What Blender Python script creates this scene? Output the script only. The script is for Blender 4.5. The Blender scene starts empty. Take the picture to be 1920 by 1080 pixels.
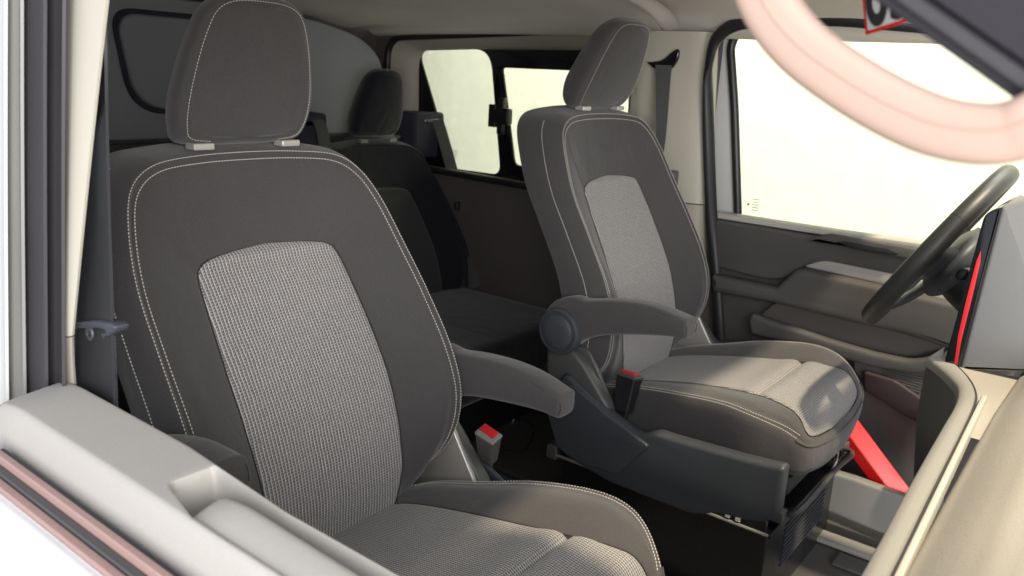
import bpy, bmesh, math, random
from mathutils import Vector, Matrix
random.seed(7)
S = bpy.context.scene
COL = S.collection

# ---------------------------------------------------------------- camera, light, exposure
# The camera is the origin: x runs across the van towards the driver, y towards the rear, z up.
AX = [(0.61201686, -0.17056208, 0.77223309), (-0.78911572, -0.19623913, 0.58205376), (0.05226605, -0.96560799, -0.25469487)]
cam = bpy.data.objects.new('camera', bpy.data.cameras.new('camera'))
COL.objects.link(cam); S.camera = cam
cam.matrix_world = Matrix(((AX[0][0], -AX[0][1], -AX[0][2], 0), (AX[1][0], -AX[1][1], -AX[1][2], 0), (AX[2][0], -AX[2][1], -AX[2][2], 0), (0, 0, 0, 1)))
FPX = 1539.376
cam.data.sensor_width = 36; cam.data.lens = 36*FPX/1920
cam.data.clip_start = 0.02; cam.data.clip_end = 400
cam.data.dof.use_dof = True; cam.data.dof.focus_distance = 1.25; cam.data.dof.aperture_fstop = 7.5

# the van stands in a bright hall: a plain pale surround, an unseen broad light added on the camera's side, a lamp high ahead of the windscreen
W = bpy.data.worlds.new('World'); S.world = W; W.use_nodes = True
W.node_tree.nodes['Background'].inputs[0].default_value = (0.80, 0.86, 1.0, 1)
W.node_tree.nodes['Background'].inputs[1].default_value = 0.42
def area(name, loc, target, size, power, col, spread=180):
    l = bpy.data.lights.new(name, 'AREA'); l.shape = 'RECTANGLE'; l.size, l.size_y = size; l.energy = power; l.color = col; l.spread = math.radians(spread)
    o = bpy.data.objects.new(name, l); COL.objects.link(o); o.location = loc
    o.rotation_euler = (Vector(target)-Vector(loc)).to_track_quat('-Z', 'Y').to_euler(); return o
area('added_key', (-1.25, -1.55, 0.25), (1.1, .8, -.30), (2.6, 1.8), 62, (1.0, .98, .97))  # soft key added to light the seats from the front, no such source in view
area('added_wall_fill', (4.2, 1.0, 3.6), (6.1, 1.0, .2), (6, 1.5), 205, (1.0, .98, .90))  # unseen area light added to whiten the wall behind the windows
lamp = bpy.data.lights.new('high_lamp', 'SPOT'); lamp.energy = 620; lamp.shadow_soft_size = .13; lamp.spot_size = math.radians(27); lamp.spot_blend = .4; lamp.color = (1.0, .86, .62)
lo = bpy.data.objects.new('high_lamp', lamp); COL.objects.link(lo)
LAMP_DIR = Vector((0.10, 0.37, -0.92)).normalized()
lo.location = Vector((1.60, .25, -.55))-LAMP_DIR*5.0
lo.rotation_euler = LAMP_DIR.to_track_quat('-Z', 'Y').to_euler()
S.view_settings.view_transform = 'Standard'; S.view_settings.look = 'None'
S.view_settings.exposure = 1.45; S.view_settings.gamma = 1
S.render.engine = 'CYCLES'
S.cycles.use_denoising = True
S.cycles.max_bounces = 10; S.cycles.diffuse_bounces = 6; S.cycles.transparent_max_bounces = 12
S.cycles.sample_clamp_indirect = 6

# ---------------------------------------------------------------- helpers
def U(px, py, x=None, y=None, z=None):
    """a point of the photograph (1920 wide) on the plane of a known x, y or z"""
    c = (px-960, py-540, FPX)
    r = Vector([sum(AX[i][k]*c[k] for k in range(3)) for i in range(3)])
    t = x/r.x if x is not None else y/r.y if y is not None else z/r.z
    return r*t

def cr(p0, p1, p2, p3, t):
    t2 = t*t; t3 = t2*t
    return 0.5*((2*p1)+(p2-p0)*t+(2*p0-5*p1+4*p2-p3)*t2+(3*p1-p0-3*p2+p3)*t3)

def spline(pts, n, closed=False):
    pts = [Vector(p) for p in pts]; N = len(pts); out = []
    if closed:
        for i in range(N):
            for k in range(n): out.append(cr(pts[i-1], pts[i], pts[(i+1) % N], pts[(i+2) % N], k/n))
        return out
    for i in range(N-1):
        a = pts[i-1] if i else 2*pts[0]-pts[1]
        d = pts[i+2] if i+2 < N else 2*pts[-1]-pts[-2]
        for k in range(n): out.append(cr(a, pts[i], pts[i+1], d, k/n))
    out.append(pts[-1].copy()); return out

def finish(me, mat, angle=40):
    me.materials.append(mat)
    me.update()
    me.shade_smooth()
    me.set_sharp_from_angle(angle=math.radians(angle))
    return me

def link(name, me, parent=None, origin=None):
    if origin is not None: me.transform(Matrix.Translation(-Vector(origin)))
    o = bpy.data.objects.new(name, me); COL.objects.link(o)
    if parent is not None: o.parent = parent
    return o

def root(name, loc, label, cat, group=None):
    o = bpy.data.objects.new(name, None); o.empty_display_size = 0.05; COL.objects.link(o)
    o.location = loc; o['label'] = label; o['category'] = cat
    if group: o['group'] = group
    return o

def tag(o, label, cat, group=None):
    o['label'] = label; o['category'] = cat
    if group: o['group'] = group
    return o

def bm_mesh(bm, name, mat, angle=40):
    me = bpy.data.meshes.new(name)
    bmesh.ops.recalc_face_normals(bm, faces=bm.faces)
    bm.to_mesh(me); bm.free()
    return finish(me, mat, angle)

def grid_mesh(name, rows, mat, closed_v=False, uv=None, merge=1e-5, angle=50, flip=False, thick=0):
    bm = bmesh.new(); V = [[bm.verts.new(p) for p in r] for r in rows]
    uvl = bm.loops.layers.uv.new('UVMap') if uv else None
    m = len(rows[0])
    for i in range(len(rows)-1):
        for j in range(m if closed_v else m-1):
            j2 = (j+1) % m
            q = [(i, j), (i, j2), (i+1, j2), (i+1, j)]
            if flip: q.reverse()
            try: f = bm.faces.new([V[a][b] for a, b in q])
            except ValueError: continue
            if uv:
                for lp, (a, b) in zip(f.loops, q): lp[uvl].uv = uv[a][b]
    bmesh.ops.remove_doubles(bm, verts=bm.verts, dist=merge)
    bmesh.ops.dissolve_degenerate(bm, edges=bm.edges, dist=1e-6)
    me = bpy.data.meshes.new(name); bmesh.ops.recalc_face_normals(bm, faces=bm.faces)
    bm.to_mesh(me); bm.free()
    if thick:
        o = bpy.data.objects.new('t', me); COL.objects.link(o)
        md = o.modifiers.new('s', 'SOLIDIFY'); md.thickness = thick; md.offset = 0
        me = from_object(o)
    return finish(me, mat, angle)

def from_object(o):
    bpy.context.view_layer.update()
    dg = bpy.context.evaluated_depsgraph_get()
    me = bpy.data.meshes.new_from_object(o.evaluated_get(dg))
    data = o.data; bpy.data.objects.remove(o)
    return me

def plane_m(axis, at):
    """2D plate coordinates -> world: 'x': (y, z) on x = at;  'y': (x, z) on y = at;  'z': (x, y) on z = at"""
    if axis == 'x': return Matrix(((0, 0, 1, at), (1, 0, 0, 0), (0, 1, 0, 0), (0, 0, 0, 1)))
    if axis == 'y': return Matrix(((1, 0, 0, 0), (0, 0, 1, at), (0, 1, 0, 0), (0, 0, 0, 1)))
    return Matrix(((1, 0, 0, 0), (0, 1, 0, 0), (0, 0, 1, at), (0, 0, 0, 1)))

def rpoly(pts, r=0.01, n=5):
    """polygon with rounded corners; a point may be (a, b, own_radius)"""
    out = []; N = len(pts)
    for i in range(N):
        p = Vector(pts[i][:2]); a = Vector(pts[i-1][:2]); b = Vector(pts[(i+1) % N][:2])
        rr = pts[i][2] if len(pts[i]) > 2 else r
        da = (a-p); db = (b-p); la, lb = da.length, db.length
        d = min(rr, la*0.49, lb*0.49)
        if d < 1e-5: out.append(p); continue
        A = p+da/la*d; B = p+db/lb*d
        for k in range(n+1):
            t = k/n; out.append(A*(1-t)**2+p*2*t*(1-t)+B*t*t)
    return out

def plate(name, outer, mat, axis='x', at=0, thick=0.01, bevel=0.003, holes=(), m=None, angle=35, res=2):
    cu = bpy.data.curves.new('c', 'CURVE'); cu.dimensions = '2D'; cu.fill_mode = 'BOTH'
    for loop in [outer]+list(holes):
        sp = cu.splines.new('POLY'); sp.points.add(len(loop)-1); sp.use_cyclic_u = True
        for k, p in enumerate(loop): sp.points[k].co = (p[0], p[1], 0, 1)
    cu.extrude = max(thick/2-bevel, 0.0001); cu.bevel_depth = bevel; cu.bevel_resolution = res; cu.offset = -bevel
    o = bpy.data.objects.new('c', cu); COL.objects.link(o)
    me = from_object(o); bpy.data.curves.remove(cu)
    me.name = name
    bm = bmesh.new(); bm.from_mesh(me); bmesh.ops.remove_doubles(bm, verts=bm.verts, dist=1e-6)
    bmesh.ops.recalc_face_normals(bm, faces=bm.faces); bm.to_mesh(me); bm.free()
    me.transform(m if m is not None else plane_m(axis, at))
    me.materials.clear()
    return finish(me, mat, angle)

def rbox(name, size, mat, loc=(0, 0, 0), bevel=0.004, rot=None, taper=None, seg=3):
    bm = bmesh.new(); bmesh.ops.create_cube(bm, size=1)
    for v in bm.verts:
        if taper and v.co.z > 0: v.co.x *= taper[0]; v.co.y *= taper[1]
        v.co = Vector((v.co.x*size[0], v.co.y*size[1], v.co.z*size[2]))
    bmesh.ops.bevel(bm, geom=bm.edges[:], offset=bevel, segments=seg, profile=0.7, affect='EDGES')
    M = Matrix.Translation(loc)
    if rot is not None: M = M @ (rot if isinstance(rot, Matrix) else Matrix.Rotation(rot[1], 4, rot[0]))
    bmesh.ops.transform(bm, matrix=M, verts=bm.verts)
    return bm_mesh(bm, name, mat)

def frame_at(t, up):
    t = t.normalized(); s = t.cross(up)
    if s.length < 1e-4: s = t.cross(Vector((1, 0, 0)))
    s.normalize(); return s, s.cross(t).normalized()

def tube(name, path, ra, mat, rb=None, up=(0, 0, 1), n=16, k=6, power=2.0, closed=False, cap=True, smooth=True, scale=None, angle=40):
    """section of half sizes ra (sideways) x rb (along up), a superellipse of the given power, swept along the path"""
    P = spline(path, k, closed) if smooth else [Vector(p) for p in path]
    rb = ra if rb is None else rb; up = Vector(up); rows = []; N = len(P)
    def sec(c, s, u, f):
        r = []
        for j in range(n):
            a = 2*math.pi*j/n; ca, sa = math.cos(a), math.sin(a)
            r.append(c+s*(math.copysign(abs(ca)**(2/power), ca)*ra*f)+u*(math.copysign(abs(sa)**(2/power), sa)*rb*f))
        return r
    for i in range(N):
        if closed: t = P[(i+1) % N]-P[i-1]
        else: t = P[min(i+1, N-1)]-P[max(i-1, 0)]
        s, u = frame_at(t, up); f = scale(i/(N-1)) if scale else 1
        rows.append(sec(P[i], s, u, f))
    if closed: rows.append(rows[0])
    elif cap:
        for e, idx in ((0, 0), (1, -1)):
            t = (P[0]-P[1]) if e == 0 else (P[-1]-P[-2]); t.normalize()
            s, u = frame_at(P[1]-P[0] if e == 0 else P[-1]-P[-2], up); f = (scale(e) if scale else 1)
            b = min(ra, rb)*f*0.6
            ex = [sec(P[idx]+t*b*math.sin(h), s, u, f*(1-0.6*min(ra, rb)/max(ra, rb)*(1-math.cos(h)))) for h in (0.5, 1.0, 1.4)]
            ex.append([P[idx]+t*b]*n)
            rows = (ex[::-1]+rows) if e == 0 else rows+ex
    return grid_mesh(name, rows, mat, closed_v=True, angle=angle)

def ribbon(name, path, w, mat, across=(0, 1, 0), thick=0.0016, k=8, widths=None):
    P = spline(path, k); ac = Vector(across).normalized(); rows = []; uv = []; L = 0
    N = len(P)
    for i, p in enumerate(P):
        ww = w if widths is None else widths[0]+(widths[1]-widths[0])*i/(N-1)
        if i: L += (P[i]-P[i-1]).length
        rows.append([p+ac*(ww*(j/6-0.5)) for j in range(7)]); uv.append([(ww*(j/6-0.5), L) for j in range(7)])
    return grid_mesh(name, rows, mat, uv=uv, thick=thick)

def disc(name, c, r, h, mat, axis='x', bevel=0.003, n=40, dome=0.0):
    """a turned knob: profile from rim to centre"""
    prof = [(r, -h/2), (r, h/2-bevel), (r-bevel*0.3, h/2-bevel*0.3), (r-bevel, h/2), (r*0.5, h/2+dome*0.8), (0, h/2+dome)]
    return lathe(name, prof, c, mat, axis, n)

def lathe(name, prof, c, mat, axis='x', n=40, angle=35):
    rows = []
    for r, h in prof:
        row = []
        for j in range(n):
            a = 2*math.pi*j/n; u, v = r*math.cos(a), r*math.sin(a)
            p = {'x': (-h, u, v), '-x': (h, u, v), 'y': (u, h, v), 'z': (u, v, h)}[axis]
            row.append(Vector(c)+Vector(p))
        rows.append(row)
    return grid_mesh(name, rows, mat, closed_v=True, angle=angle)

def join(name, meshes):
    bm = bmesh.new()
    mats = []
    for me in meshes:
        k = len(bm.faces); bm.from_mesh(me); bm.faces.ensure_lookup_table()
        m = me.materials[0]
        if m not in mats: mats.append(m)
        for f in bm.faces[k:]: f.material_index = mats.index(m)
    out = bpy.data.meshes.new(name); bm.to_mesh(out); bm.free()
    for m in mats: out.materials.append(m)
    return out

# ---------------------------------------------------------------- materials
class NT:
    def __init__(s, name):
        s.m = bpy.data.materials.new(name); s.m.use_nodes = True; s.t = s.m.node_tree
        s.b = s.t.nodes['Principled BSDF']
    def n(s, kind, **kw):
        nd = s.t.nodes.new(kind)
        for k, v in kw.items():
            if k in ('operation', 'data_type', 'blend_type', 'noise_dimensions', 'feature', 'wave_type', 'bands_direction', 'interpolation_type'): setattr(nd, k, v)
        return nd
    def link(s, a, b): s.t.links.new(a, b)
    def val(s, sock, v):
        if hasattr(v, 'links') or hasattr(v, 'is_linked'): s.link(v, sock)
        else: sock.default_value = v
    def math(s, op, a, b=0.5, c=None, clamp=False):
        nd = s.n('ShaderNodeMath', operation=op); nd.use_clamp = clamp
        s.val(nd.inputs[0], a); s.val(nd.inputs[1], b)
        if c is not None: s.val(nd.inputs[2], c)
        return nd.outputs[0]
    def noise(s, scale, detail=3, rough=0.5, vec=None, dist=0):
        nd = s.n('ShaderNodeTexNoise'); nd.inputs['Scale'].default_value = scale; nd.inputs['Detail'].default_value = detail
        nd.inputs['Roughness'].default_value = rough; nd.inputs['Distortion'].default_value = dist
        if vec is None: vec = s.coord('Object')
        s.link(vec, nd.inputs['Vector']); return nd.outputs['Fac']
    def coord(s, k):
        if not hasattr(s, 'tc'): s.tc = s.n('ShaderNodeTexCoord')
        return s.tc.outputs[k]
    def mix(s, f, a, b):
        nd = s.n('ShaderNodeMix', data_type='RGBA'); s.val(nd.inputs['Factor'], f)
        for i, v in ((6, a), (7, b)):
            if hasattr(v, 'is_linked'): s.link(v, nd.inputs[i])
            else: nd.inputs[i].default_value = (*v, 1)
        return nd.outputs[2]
    def ramp(s, v, a, b, lo=0.0, hi=1.0):
        nd = s.n('ShaderNodeMapRange'); s.link(v, nd.inputs[0])
        for i, x in enumerate((a, b, lo, hi)): nd.inputs[i+1].default_value = x
        return nd.outputs[0]
    def bump(s, h, strength, dist, normal=None):
        nd = s.n('ShaderNodeBump'); nd.inputs['Strength'].default_value = strength; nd.inputs['Distance'].default_value = dist
        s.link(h, nd.inputs['Height'])
        if normal is not None: s.link(normal, nd.inputs['Normal'])
        return nd.outputs[0]

def mat_plain(name, c, rough=0.5, grain=600, amp=0.08, bump=0.15, blotch=0.06, metal=0, spec=0.5, coat=0, bdist=0.0004):
    t = NT(name); a = t.noise(grain, 2, 0.6); b = t.noise(6, 4, 0.55)
    f = t.math('ADD', t.math('MULTIPLY', t.math('SUBTRACT', a, 0.5), amp*2), t.math('MULTIPLY', t.math('SUBTRACT', b, 0.5), blotch*2))
    f = t.math('ADD', f, 1.0)
    v = t.n('ShaderNodeVectorMath', operation='SCALE'); v.inputs[0].default_value = c; t.link(f, v.inputs['Scale'])
    t.link(v.outputs[0], t.b.inputs['Base Color'])
    r = t.math('ADD', rough, t.math('MULTIPLY', t.math('SUBTRACT', b, 0.5), 0.25)); t.link(r, t.b.inputs['Roughness'])
    t.b.inputs['Metallic'].default_value = metal; t.b.inputs['Specular IOR Level'].default_value = spec
    t.b.inputs['Coat Weight'].default_value = coat; t.b.inputs['Coat Roughness'].default_value = 0.05
    if bump: t.link(t.bump(a, bump, bdist), t.b.inputs['Normal'])
    return t.m

def mat_fabric(name, c, sheen=0.25):
    t = NT(name)
    fine = t.noise(1500, 2, 0.7); mid = t.noise(420, 2, 0.6); big = t.noise(9, 3, 0.5)
    f = t.math('ADD', t.ramp(fine, 0.25, 0.75, 0.72, 1.28), t.math('MULTIPLY', t.math('SUBTRACT', mid, 0.5), 0.5))
    f = t.math('ADD', f, t.math('MULTIPLY', t.math('SUBTRACT', big, 0.5), 0.16))
    v = t.n('ShaderNodeVectorMath', operation='SCALE'); v.inputs[0].default_value = c; t.link(f, v.inputs['Scale'])
    t.link(v.outputs[0], t.b.inputs['Base Color'])
    t.b.inputs['Roughness'].default_value = 0.95; t.b.inputs['Specular IOR Level'].default_value = 0.15
    t.b.inputs['Sheen Weight'].default_value = sheen; t.b.inputs['Sheen Roughness'].default_value = 0.5
    nb = t.bump(fine, 0.5, 0.0005); wr = t.noise(15, 3, 0.5, dist=.6)
    t.link(t.bump(wr, 0.45, 0.006, nb), t.b.inputs['Normal'])
    return t.m

def mat_weave(name, dark, light, pu=0.0058, pv=0.0046, thin=False):
    t = NT(name)
    uv = t.n('ShaderNodeUVMap'); sp = t.n('ShaderNodeSeparateXYZ'); t.link(uv.outputs[0], sp.inputs[0])
    wob = t.math('MULTIPLY', t.math('SUBTRACT', t.noise(160, 2, 0.5), 0.5), 0.30)
    slow = t.math('MULTIPLY', t.math('SUBTRACT', t.noise(14, 2, 0.5), 0.5), 0.9)
    wob = t.math('ADD', wob, slow)
    u = t.math('ADD', t.math('DIVIDE', sp.outputs[0], pu), wob)
    v = t.math('ADD', t.math('DIVIDE', sp.outputs[1], pv), t.math('MULTIPLY', wob, 1.3))
    fu = t.math('FRACT', t.math('ADD', u, 100)); 
    v2 = t.math('ADD', v, t.math('MULTIPLY', fu, 0.35)); fv = t.math('FRACT', t.math('ADD', v2, 100))
    # bright column: soft triangle round .2 ; rung: left part of the cell
    colm = t.ramp(t.math('ABSOLUTE', t.math('SUBTRACT', fu, 0.22)), 0.09, 0.22, 1, 0)
    rung = t.math('MULTIPLY', t.ramp(t.math('ABSOLUTE', t.math('SUBTRACT', fv, 0.5)), 0.10, 0.27, 1, 0), t.ramp(fu, 0.70, 0.86, 1, 0))
    cmb = t.n('ShaderNodeCombineXYZ'); t.link(t.math('FLOOR', u), cmb.inputs[0]); t.link(t.math('FLOOR', v2), cmb.inputs[1])
    wnz = t.n('ShaderNodeTexWhiteNoise'); wnz.noise_dimensions = '3D'; t.link(cmb.outputs[0], wnz.inputs[0])
    rnd = t.ramp(wnz.outputs['Value'], 0, 1, 0.80, 1.0)
    h = t.math('MULTIPLY', t.math('MAXIMUM', colm, t.math('MULTIPLY', rung, 0.72)), rnd)
    fib = t.noise(2200, 2, 0.6)
    h2 = t.math('ADD', h, t.math('MULTIPLY', t.math('SUBTRACT', fib, 0.5), 0.35), clamp=True)
    t.link(t.mix(h2, dark, light), t.b.inputs['Base Color'])
    t.b.inputs['Roughness'].default_value = 0.9; t.b.inputs['Specular IOR Level'].default_value = 0.2; t.b.inputs['Sheen Weight'].default_value = 0.2
    t.link(t.bump(h, 0.6, 0.0012), t.b.inputs['Normal'])
    return t.m

def mat_strap(name, c):
    t = NT(name); uv = t.n('ShaderNodeUVMap'); sp = t.n('ShaderNodeSeparateXYZ'); t.link(uv.outputs[0], sp.inputs[0])
    a = t.math('SINE', t.math('MULTIPLY', sp.outputs[1], 2*math.pi/0.0042)); b = t.math('SINE', t.math('MULTIPLY', sp.outputs[0], 2*math.pi/0.0075))
    f = t.math('ADD', 1.0, t.math('ADD', t.math('MULTIPLY', a, 0.22), t.math('MULTIPLY', b, 0.10)))
    v = t.n('ShaderNodeVectorMath', operation='SCALE'); v.inputs[0].default_value = c; t.link(f, v.inputs['Scale'])
    t.link(v.outputs[0], t.b.inputs['Base Color']); t.b.inputs['Roughness'].default_value = 0.6
    t.link(t.bump(a, 0.4, 0.0006), t.b.inputs['Normal']); return t.m

def mat_glass(name, tint=(0.97, 0.98, 0.93), tr=0.94):
    t = NT(name); out = t.t.nodes['Material Output']
    tb = t.n('ShaderNodeBsdfTransparent'); tb.inputs[0].default_value = (*[k*tr for k in tint], 1)
    gb = t.n('ShaderNodeBsdfGlossy'); gb.inputs['Roughness'].default_value = 0.02
    fr = t.n('ShaderNodeFresnel'); fr.inputs[0].default_value = 1.45
    mx = t.n('ShaderNodeMixShader'); t.link(fr.outputs[0], mx.inputs[0]); t.link(tb.outputs[0], mx.inputs[1]); t.link(gb.outputs[0], mx.inputs[2])
    t.link(mx.outputs[0], out.inputs[0]); return t.m

M = {
 'fabric': mat_fabric('dark_seat_fabric', (0.064, 0.0595, 0.059)),
 'side':   mat_fabric('seat_side_fabric', (0.070, 0.062, 0.057)),
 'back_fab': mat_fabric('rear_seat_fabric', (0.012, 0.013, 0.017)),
 'weave':  mat_weave('woven_panel_fabric', (0.130, 0.121, 0.118), (0.50, 0.475, 0.462)),
 'weave_c': mat_weave('woven_cushion_fabric', (0.118, 0.111, 0.109), (0.48, 0.46, 0.45), 0.0044, 0.0046),
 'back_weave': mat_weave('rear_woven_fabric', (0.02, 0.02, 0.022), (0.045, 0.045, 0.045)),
 'thread': mat_plain('pale_thread', (0.60, 0.57, 0.50), 0.7, bump=0),
 'seam':   mat_plain('seam_dark', (0.03, 0.027, 0.025), 0.9, bump=0),
 'door':   mat_plain('pale_grey_door_plastic', (0.42, 0.395, 0.355), 0.62, 450, 0.08, 0.7),
 'door_dk': mat_plain('warm_grey_door_plastic', (0.076, 0.071, 0.067), 0.6, 900, 0.08, 0.35),
 'door_dk2': mat_plain('brown_grey_plastic', (0.082, 0.072, 0.067), 0.6, 900, 0.08, 0.35),
 'cream':  mat_plain('cream_pillar_plastic', (0.46, 0.435, 0.36), 0.5, 900, 0.03, 0.2, 0.03),
 'cream2': mat_plain('grey_beige_trim', (0.34, 0.31, 0.26), 0.6, 900, 0.03, 0.2, 0.03),
 'headliner': mat_plain('headliner_cloth', (0.72, 0.68, 0.60), 0.95, 1400, 0.10, 0.3, 0.05),
 'black':  mat_plain('black_plastic', (0.016, 0.016, 0.018), 0.4, 900, 0.1, 0.15),
 'gloss':  mat_plain('gloss_black', (0.008, 0.008, 0.010), 0.12, 900, 0.1, 0, spec=0.6),
 'boxblk': mat_plain('black_painted_steel', (0.012, 0.012, 0.014), 0.28, 500, 0.2, 0.1, 0.2),
 'rubber': mat_plain('rubber_seal', (0.040, 0.036, 0.040), 0.6, 300, 0.15, 0.2, 0.15),
 'slate':  mat_plain('slate_grey_plastic', (0.048, 0.053, 0.061), 0.45, 1100, 0.12, 0.4),
 'slate_l': mat_plain('grey_cover_plastic', (0.075, 0.075, 0.073), 0.45, 1100, 0.12, 0.4),
 'grey':   mat_plain('mid_grey_plastic', (0.23, 0.225, 0.21), 0.45, 900, 0.05, 0.2),
 'silver': mat_plain('satin_silver', (0.52, 0.49, 0.45), 0.35, 900, 0.03, 0.05, 0.03, metal=0.4),
 'steel':  mat_plain('bright_steel', (0.62, 0.61, 0.58), 0.22, 900, 0.03, 0.05, metal=0.9),
 'framegrey': mat_plain('door_frame_paint', (0.56, 0.56, 0.54), 0.4, 300, 0.02, 0.02),
 'white':  mat_plain('white_body_paint', (0.80, 0.79, 0.77), 0.25, 300, 0.01, 0, 0.01, coat=0.6),
 'dash':   mat_plain('dash_pad', (0.33, 0.30, 0.255), 0.85, 500, 0.14, 0.8, 0.08, spec=.12),
 'dashlip': mat_plain('dash_lip', (0.25, 0.235, 0.205), 0.75, 900, 0.12, 0.4, 0.05),
 'housing': mat_plain('screen_housing', (0.21, 0.21, 0.205), 0.6, 500, 0.12, 0.6, 0.03),
 'leather': mat_plain('wheel_leather', (0.034, 0.034, 0.032), 0.42, 700, 0.15, 0.5),
 'red':    mat_plain('bright_red_plastic', (0.72, 0.012, 0.008), 0.3, 300, 0.05, 0.02),
 'redbtn_refl': mat_plain('red_button_and_reflection', (0.55, 0.02, 0.025), 0.4, 300, 0.05, 0.02),
 'pink':   mat_plain('handle_plastic', (0.43, 0.30, 0.24), 0.9, 900, 0.03, 0.1, 0.03),
 'tagw':   mat_plain('tag_white', (0.75, 0.75, 0.73), 0.5, 300, 0.01, 0),
 'ink':    mat_plain('tag_ink', (0.02, 0.02, 0.02), 0.5, 300, 0.01, 0),
 'wall':   mat_plain('plaster_wall', (0.88, 0.87, 0.70), 0.9, 9, 0.07, 0.5, 0.08, bdist=0.004),
 'ground': mat_plain('concrete_ground', (0.52, 0.50, 0.46), 0.9, 30, 0.1, 0.3, 0.1),
 'floor':  mat_plain('floor_mat', (0.075, 0.070, 0.066), 0.7, 500, 0.25, 0.6, 0.2),
 'strap':  mat_strap('belt_webbing', (0.095, 0.10, 0.115)),
 'strap_l': mat_strap('belt_webbing_worn', (0.06, 0.062, 0.062)),
 'glass':  mat_glass('window_glass'),
 'pillar': mat_plain('dark_pillar_rubber', (0.014, 0.012, 0.016), 0.75, 300, 0.15, 0.2, 0.15),
 'buckle': mat_plain('buckle_grey', (0.10, 0.097, 0.09), 0.5, 900, 0.08, 0.3),
 'maroon': mat_plain('maroon_sill_plastic', (0.026, 0.015, 0.016), 0.6, 900, 0.1, 0.2),
 'lilac':  mat_plain('pale_kick_panel', (0.30, 0.28, 0.30), 0.5, 900, 0.05, 0.2),
 'brownseal': mat_plain('brown_waist_seal', (0.38, 0.245, 0.215), 0.5, 300, 0.1, 0.1),
 'bulk':   mat_plain('bulkhead_lining', (0.29, 0.295, 0.32), 0.9, 900, 0.08, 0.2, 0.05),
 'bulk_b': mat_plain('bulkhead_groove', (0.03, 0.03, 0.045), 0.9, 900, 0.08, 0.2),
}

# ---------------------------------------------------------------- setting: ground, wall, floor, headliner
FZ = -1.08
def structure(name, me):
    o = link(name, me); o['kind'] = 'structure'; return o
structure('ground', rbox('ground', (60, 60, 0.1), M['ground'], (0, 0, -1.75), 0.01))
o = structure('outside_wall', rbox('outside_wall', (0.2, 30, 8), M['wall'], (6.2, 4, 2.2), 0.01))
structure('floor', rbox('floor', (1.80, 2.7, 0.05), M['floor'], (1.255, 0.95, FZ-0.025), 0.005))

# headliner: cross-sections along y
def liner():
    rows = []
    for y, d in ((0.27, -.01), (0.33, 0.0), (0.95, 0.005), (1.05, 0.012), (1.10, 0.0), (1.16, 0.004), (1.6, 0.0), (2.0, -0.02), (2.26, -0.05)):
        half = [(0.0, 0.215), (0.35, 0.212), (0.58, 0.195), (0.72, 0.172), (0.80, 0.142), (0.855, 0.120), (0.90, 0.118)]
        full = [(1.255-a, y, b+d*(1 if a < 0.8 else 0.3)) for a, b in half[::-1]]+[(1.255+a, y, b+d*(1 if a < 0.8 else 0.3)) for a, b in half[1:]]
        rows.append(spline(full, 5))
    R = []
    cols = [spline([r[j] for r in rows], 5) for j in range(len(rows[0]))]
    for i in range(len(cols[0])): R.append([c[i] for c in cols])
    return grid_mesh('headliner', R, M['headliner'], thick=0.012)
structure('ceiling', liner())
structure('roof', rbox('roof', (1.95, 2.11, 0.02), M['white'], (1.255, 1.325, 0.262), 0.004))

# ---------------------------------------------------------------- front seat
SX, SO = 0.765, Vector((0.765, 0.75, FZ))          # centre plane and base of the near seat

def mir(loop): return [Vector(p) for p in loop]+[Vector((-p[0], p[1], p[2])) for p in loop[-2:0:-1]]
def full_loop(loop, k=8): return spline(mir(loop), k, True)
def between(A, B, t, push=(0, 0, 0), fx=None):
    return [tuple(a+(b-a)*t+c for a, b, c in zip(p, q, push)) for p, q in zip(A, B)]

def shell(name, loops, mat, cap_first=None, cap_last=None, sub=4, k=8, angle=60):
    """closed rings joined by a smooth surface; caps squeeze the end ring sideways onto the centre plane"""
    F = [full_loop(l, k) for l in loops]; n = len(F[0])
    cols = [spline([f[j] for f in F], sub) for j in range(n)]
    R = [[c[i] for c in cols] for i in range(len(cols[0]))]
    def cap(ring, bulge):
        out = []
        for s in (0.85, 0.68, 0.5, 0.32, 0.15, 0.0):
            out.append([Vector((p.x*s, p.y, p.z))+Vector(bulge)*(1-s*s) for p in ring])
        return out
    if cap_first is not None: R = cap(R[0], cap_first)[::-1]+R
    if cap_last is not None: R = R+cap(R[-1], cap_last)
    return grid_mesh(name, R, mat, closed_v=True, angle=angle, merge=2e-5)

def insert(name, loop, mat, bulge, out, k=8, groove=None, dome=0.006):
    """the woven panel inside a ring; uv in metres"""
    ring = full_loop(loop, k); n = len(ring); arc = [0.0]
    half = (n//2)
    for i in range(1, half+1): 
        a, b = ring[i-1], ring[i]; arc.append(arc[-1]+math.hypot(b.y-a.y, b.z-a.z))
    for i in range(half+1, n): arc.append(arc[n-i])
    out = Vector(out); R, UV = [], []
    for s, dp in ((1.004, -0.004), (0.99, 0.0), (0.965, 0.0022), (0.92, 0.0034), (0.8, dome*0.75), (0.65, dome*0.9), (0.5, dome), (0.35, dome), (0.2, dome), (0.0, dome)):
        row = []
        for i, p in enumerate(ring):
            q = Vector((p.x*s, p.y, p.z))+Vector(bulge)*(1-s*s)+out*dp
            if groove:
                gy = groove+0.03*s*s*0
                d = abs(q.y-gy); q += Vector((0, 0, -0.0075))*max(0, 1-d/0.007)**1.0*(1 if dp > -0.001 else 0)
                q += Vector((0, 0, 0.004))*math.exp(-((d-0.025)/0.018)**2)
            row.append(q)
        R.append(row); UV.append([(p.x*s, arc[i]) for i, p in enumerate(ring)])
    me = grid_mesh(name, R, mat, closed_v=True, uv=UV, angle=60, merge=2e-5)
    return me

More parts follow.
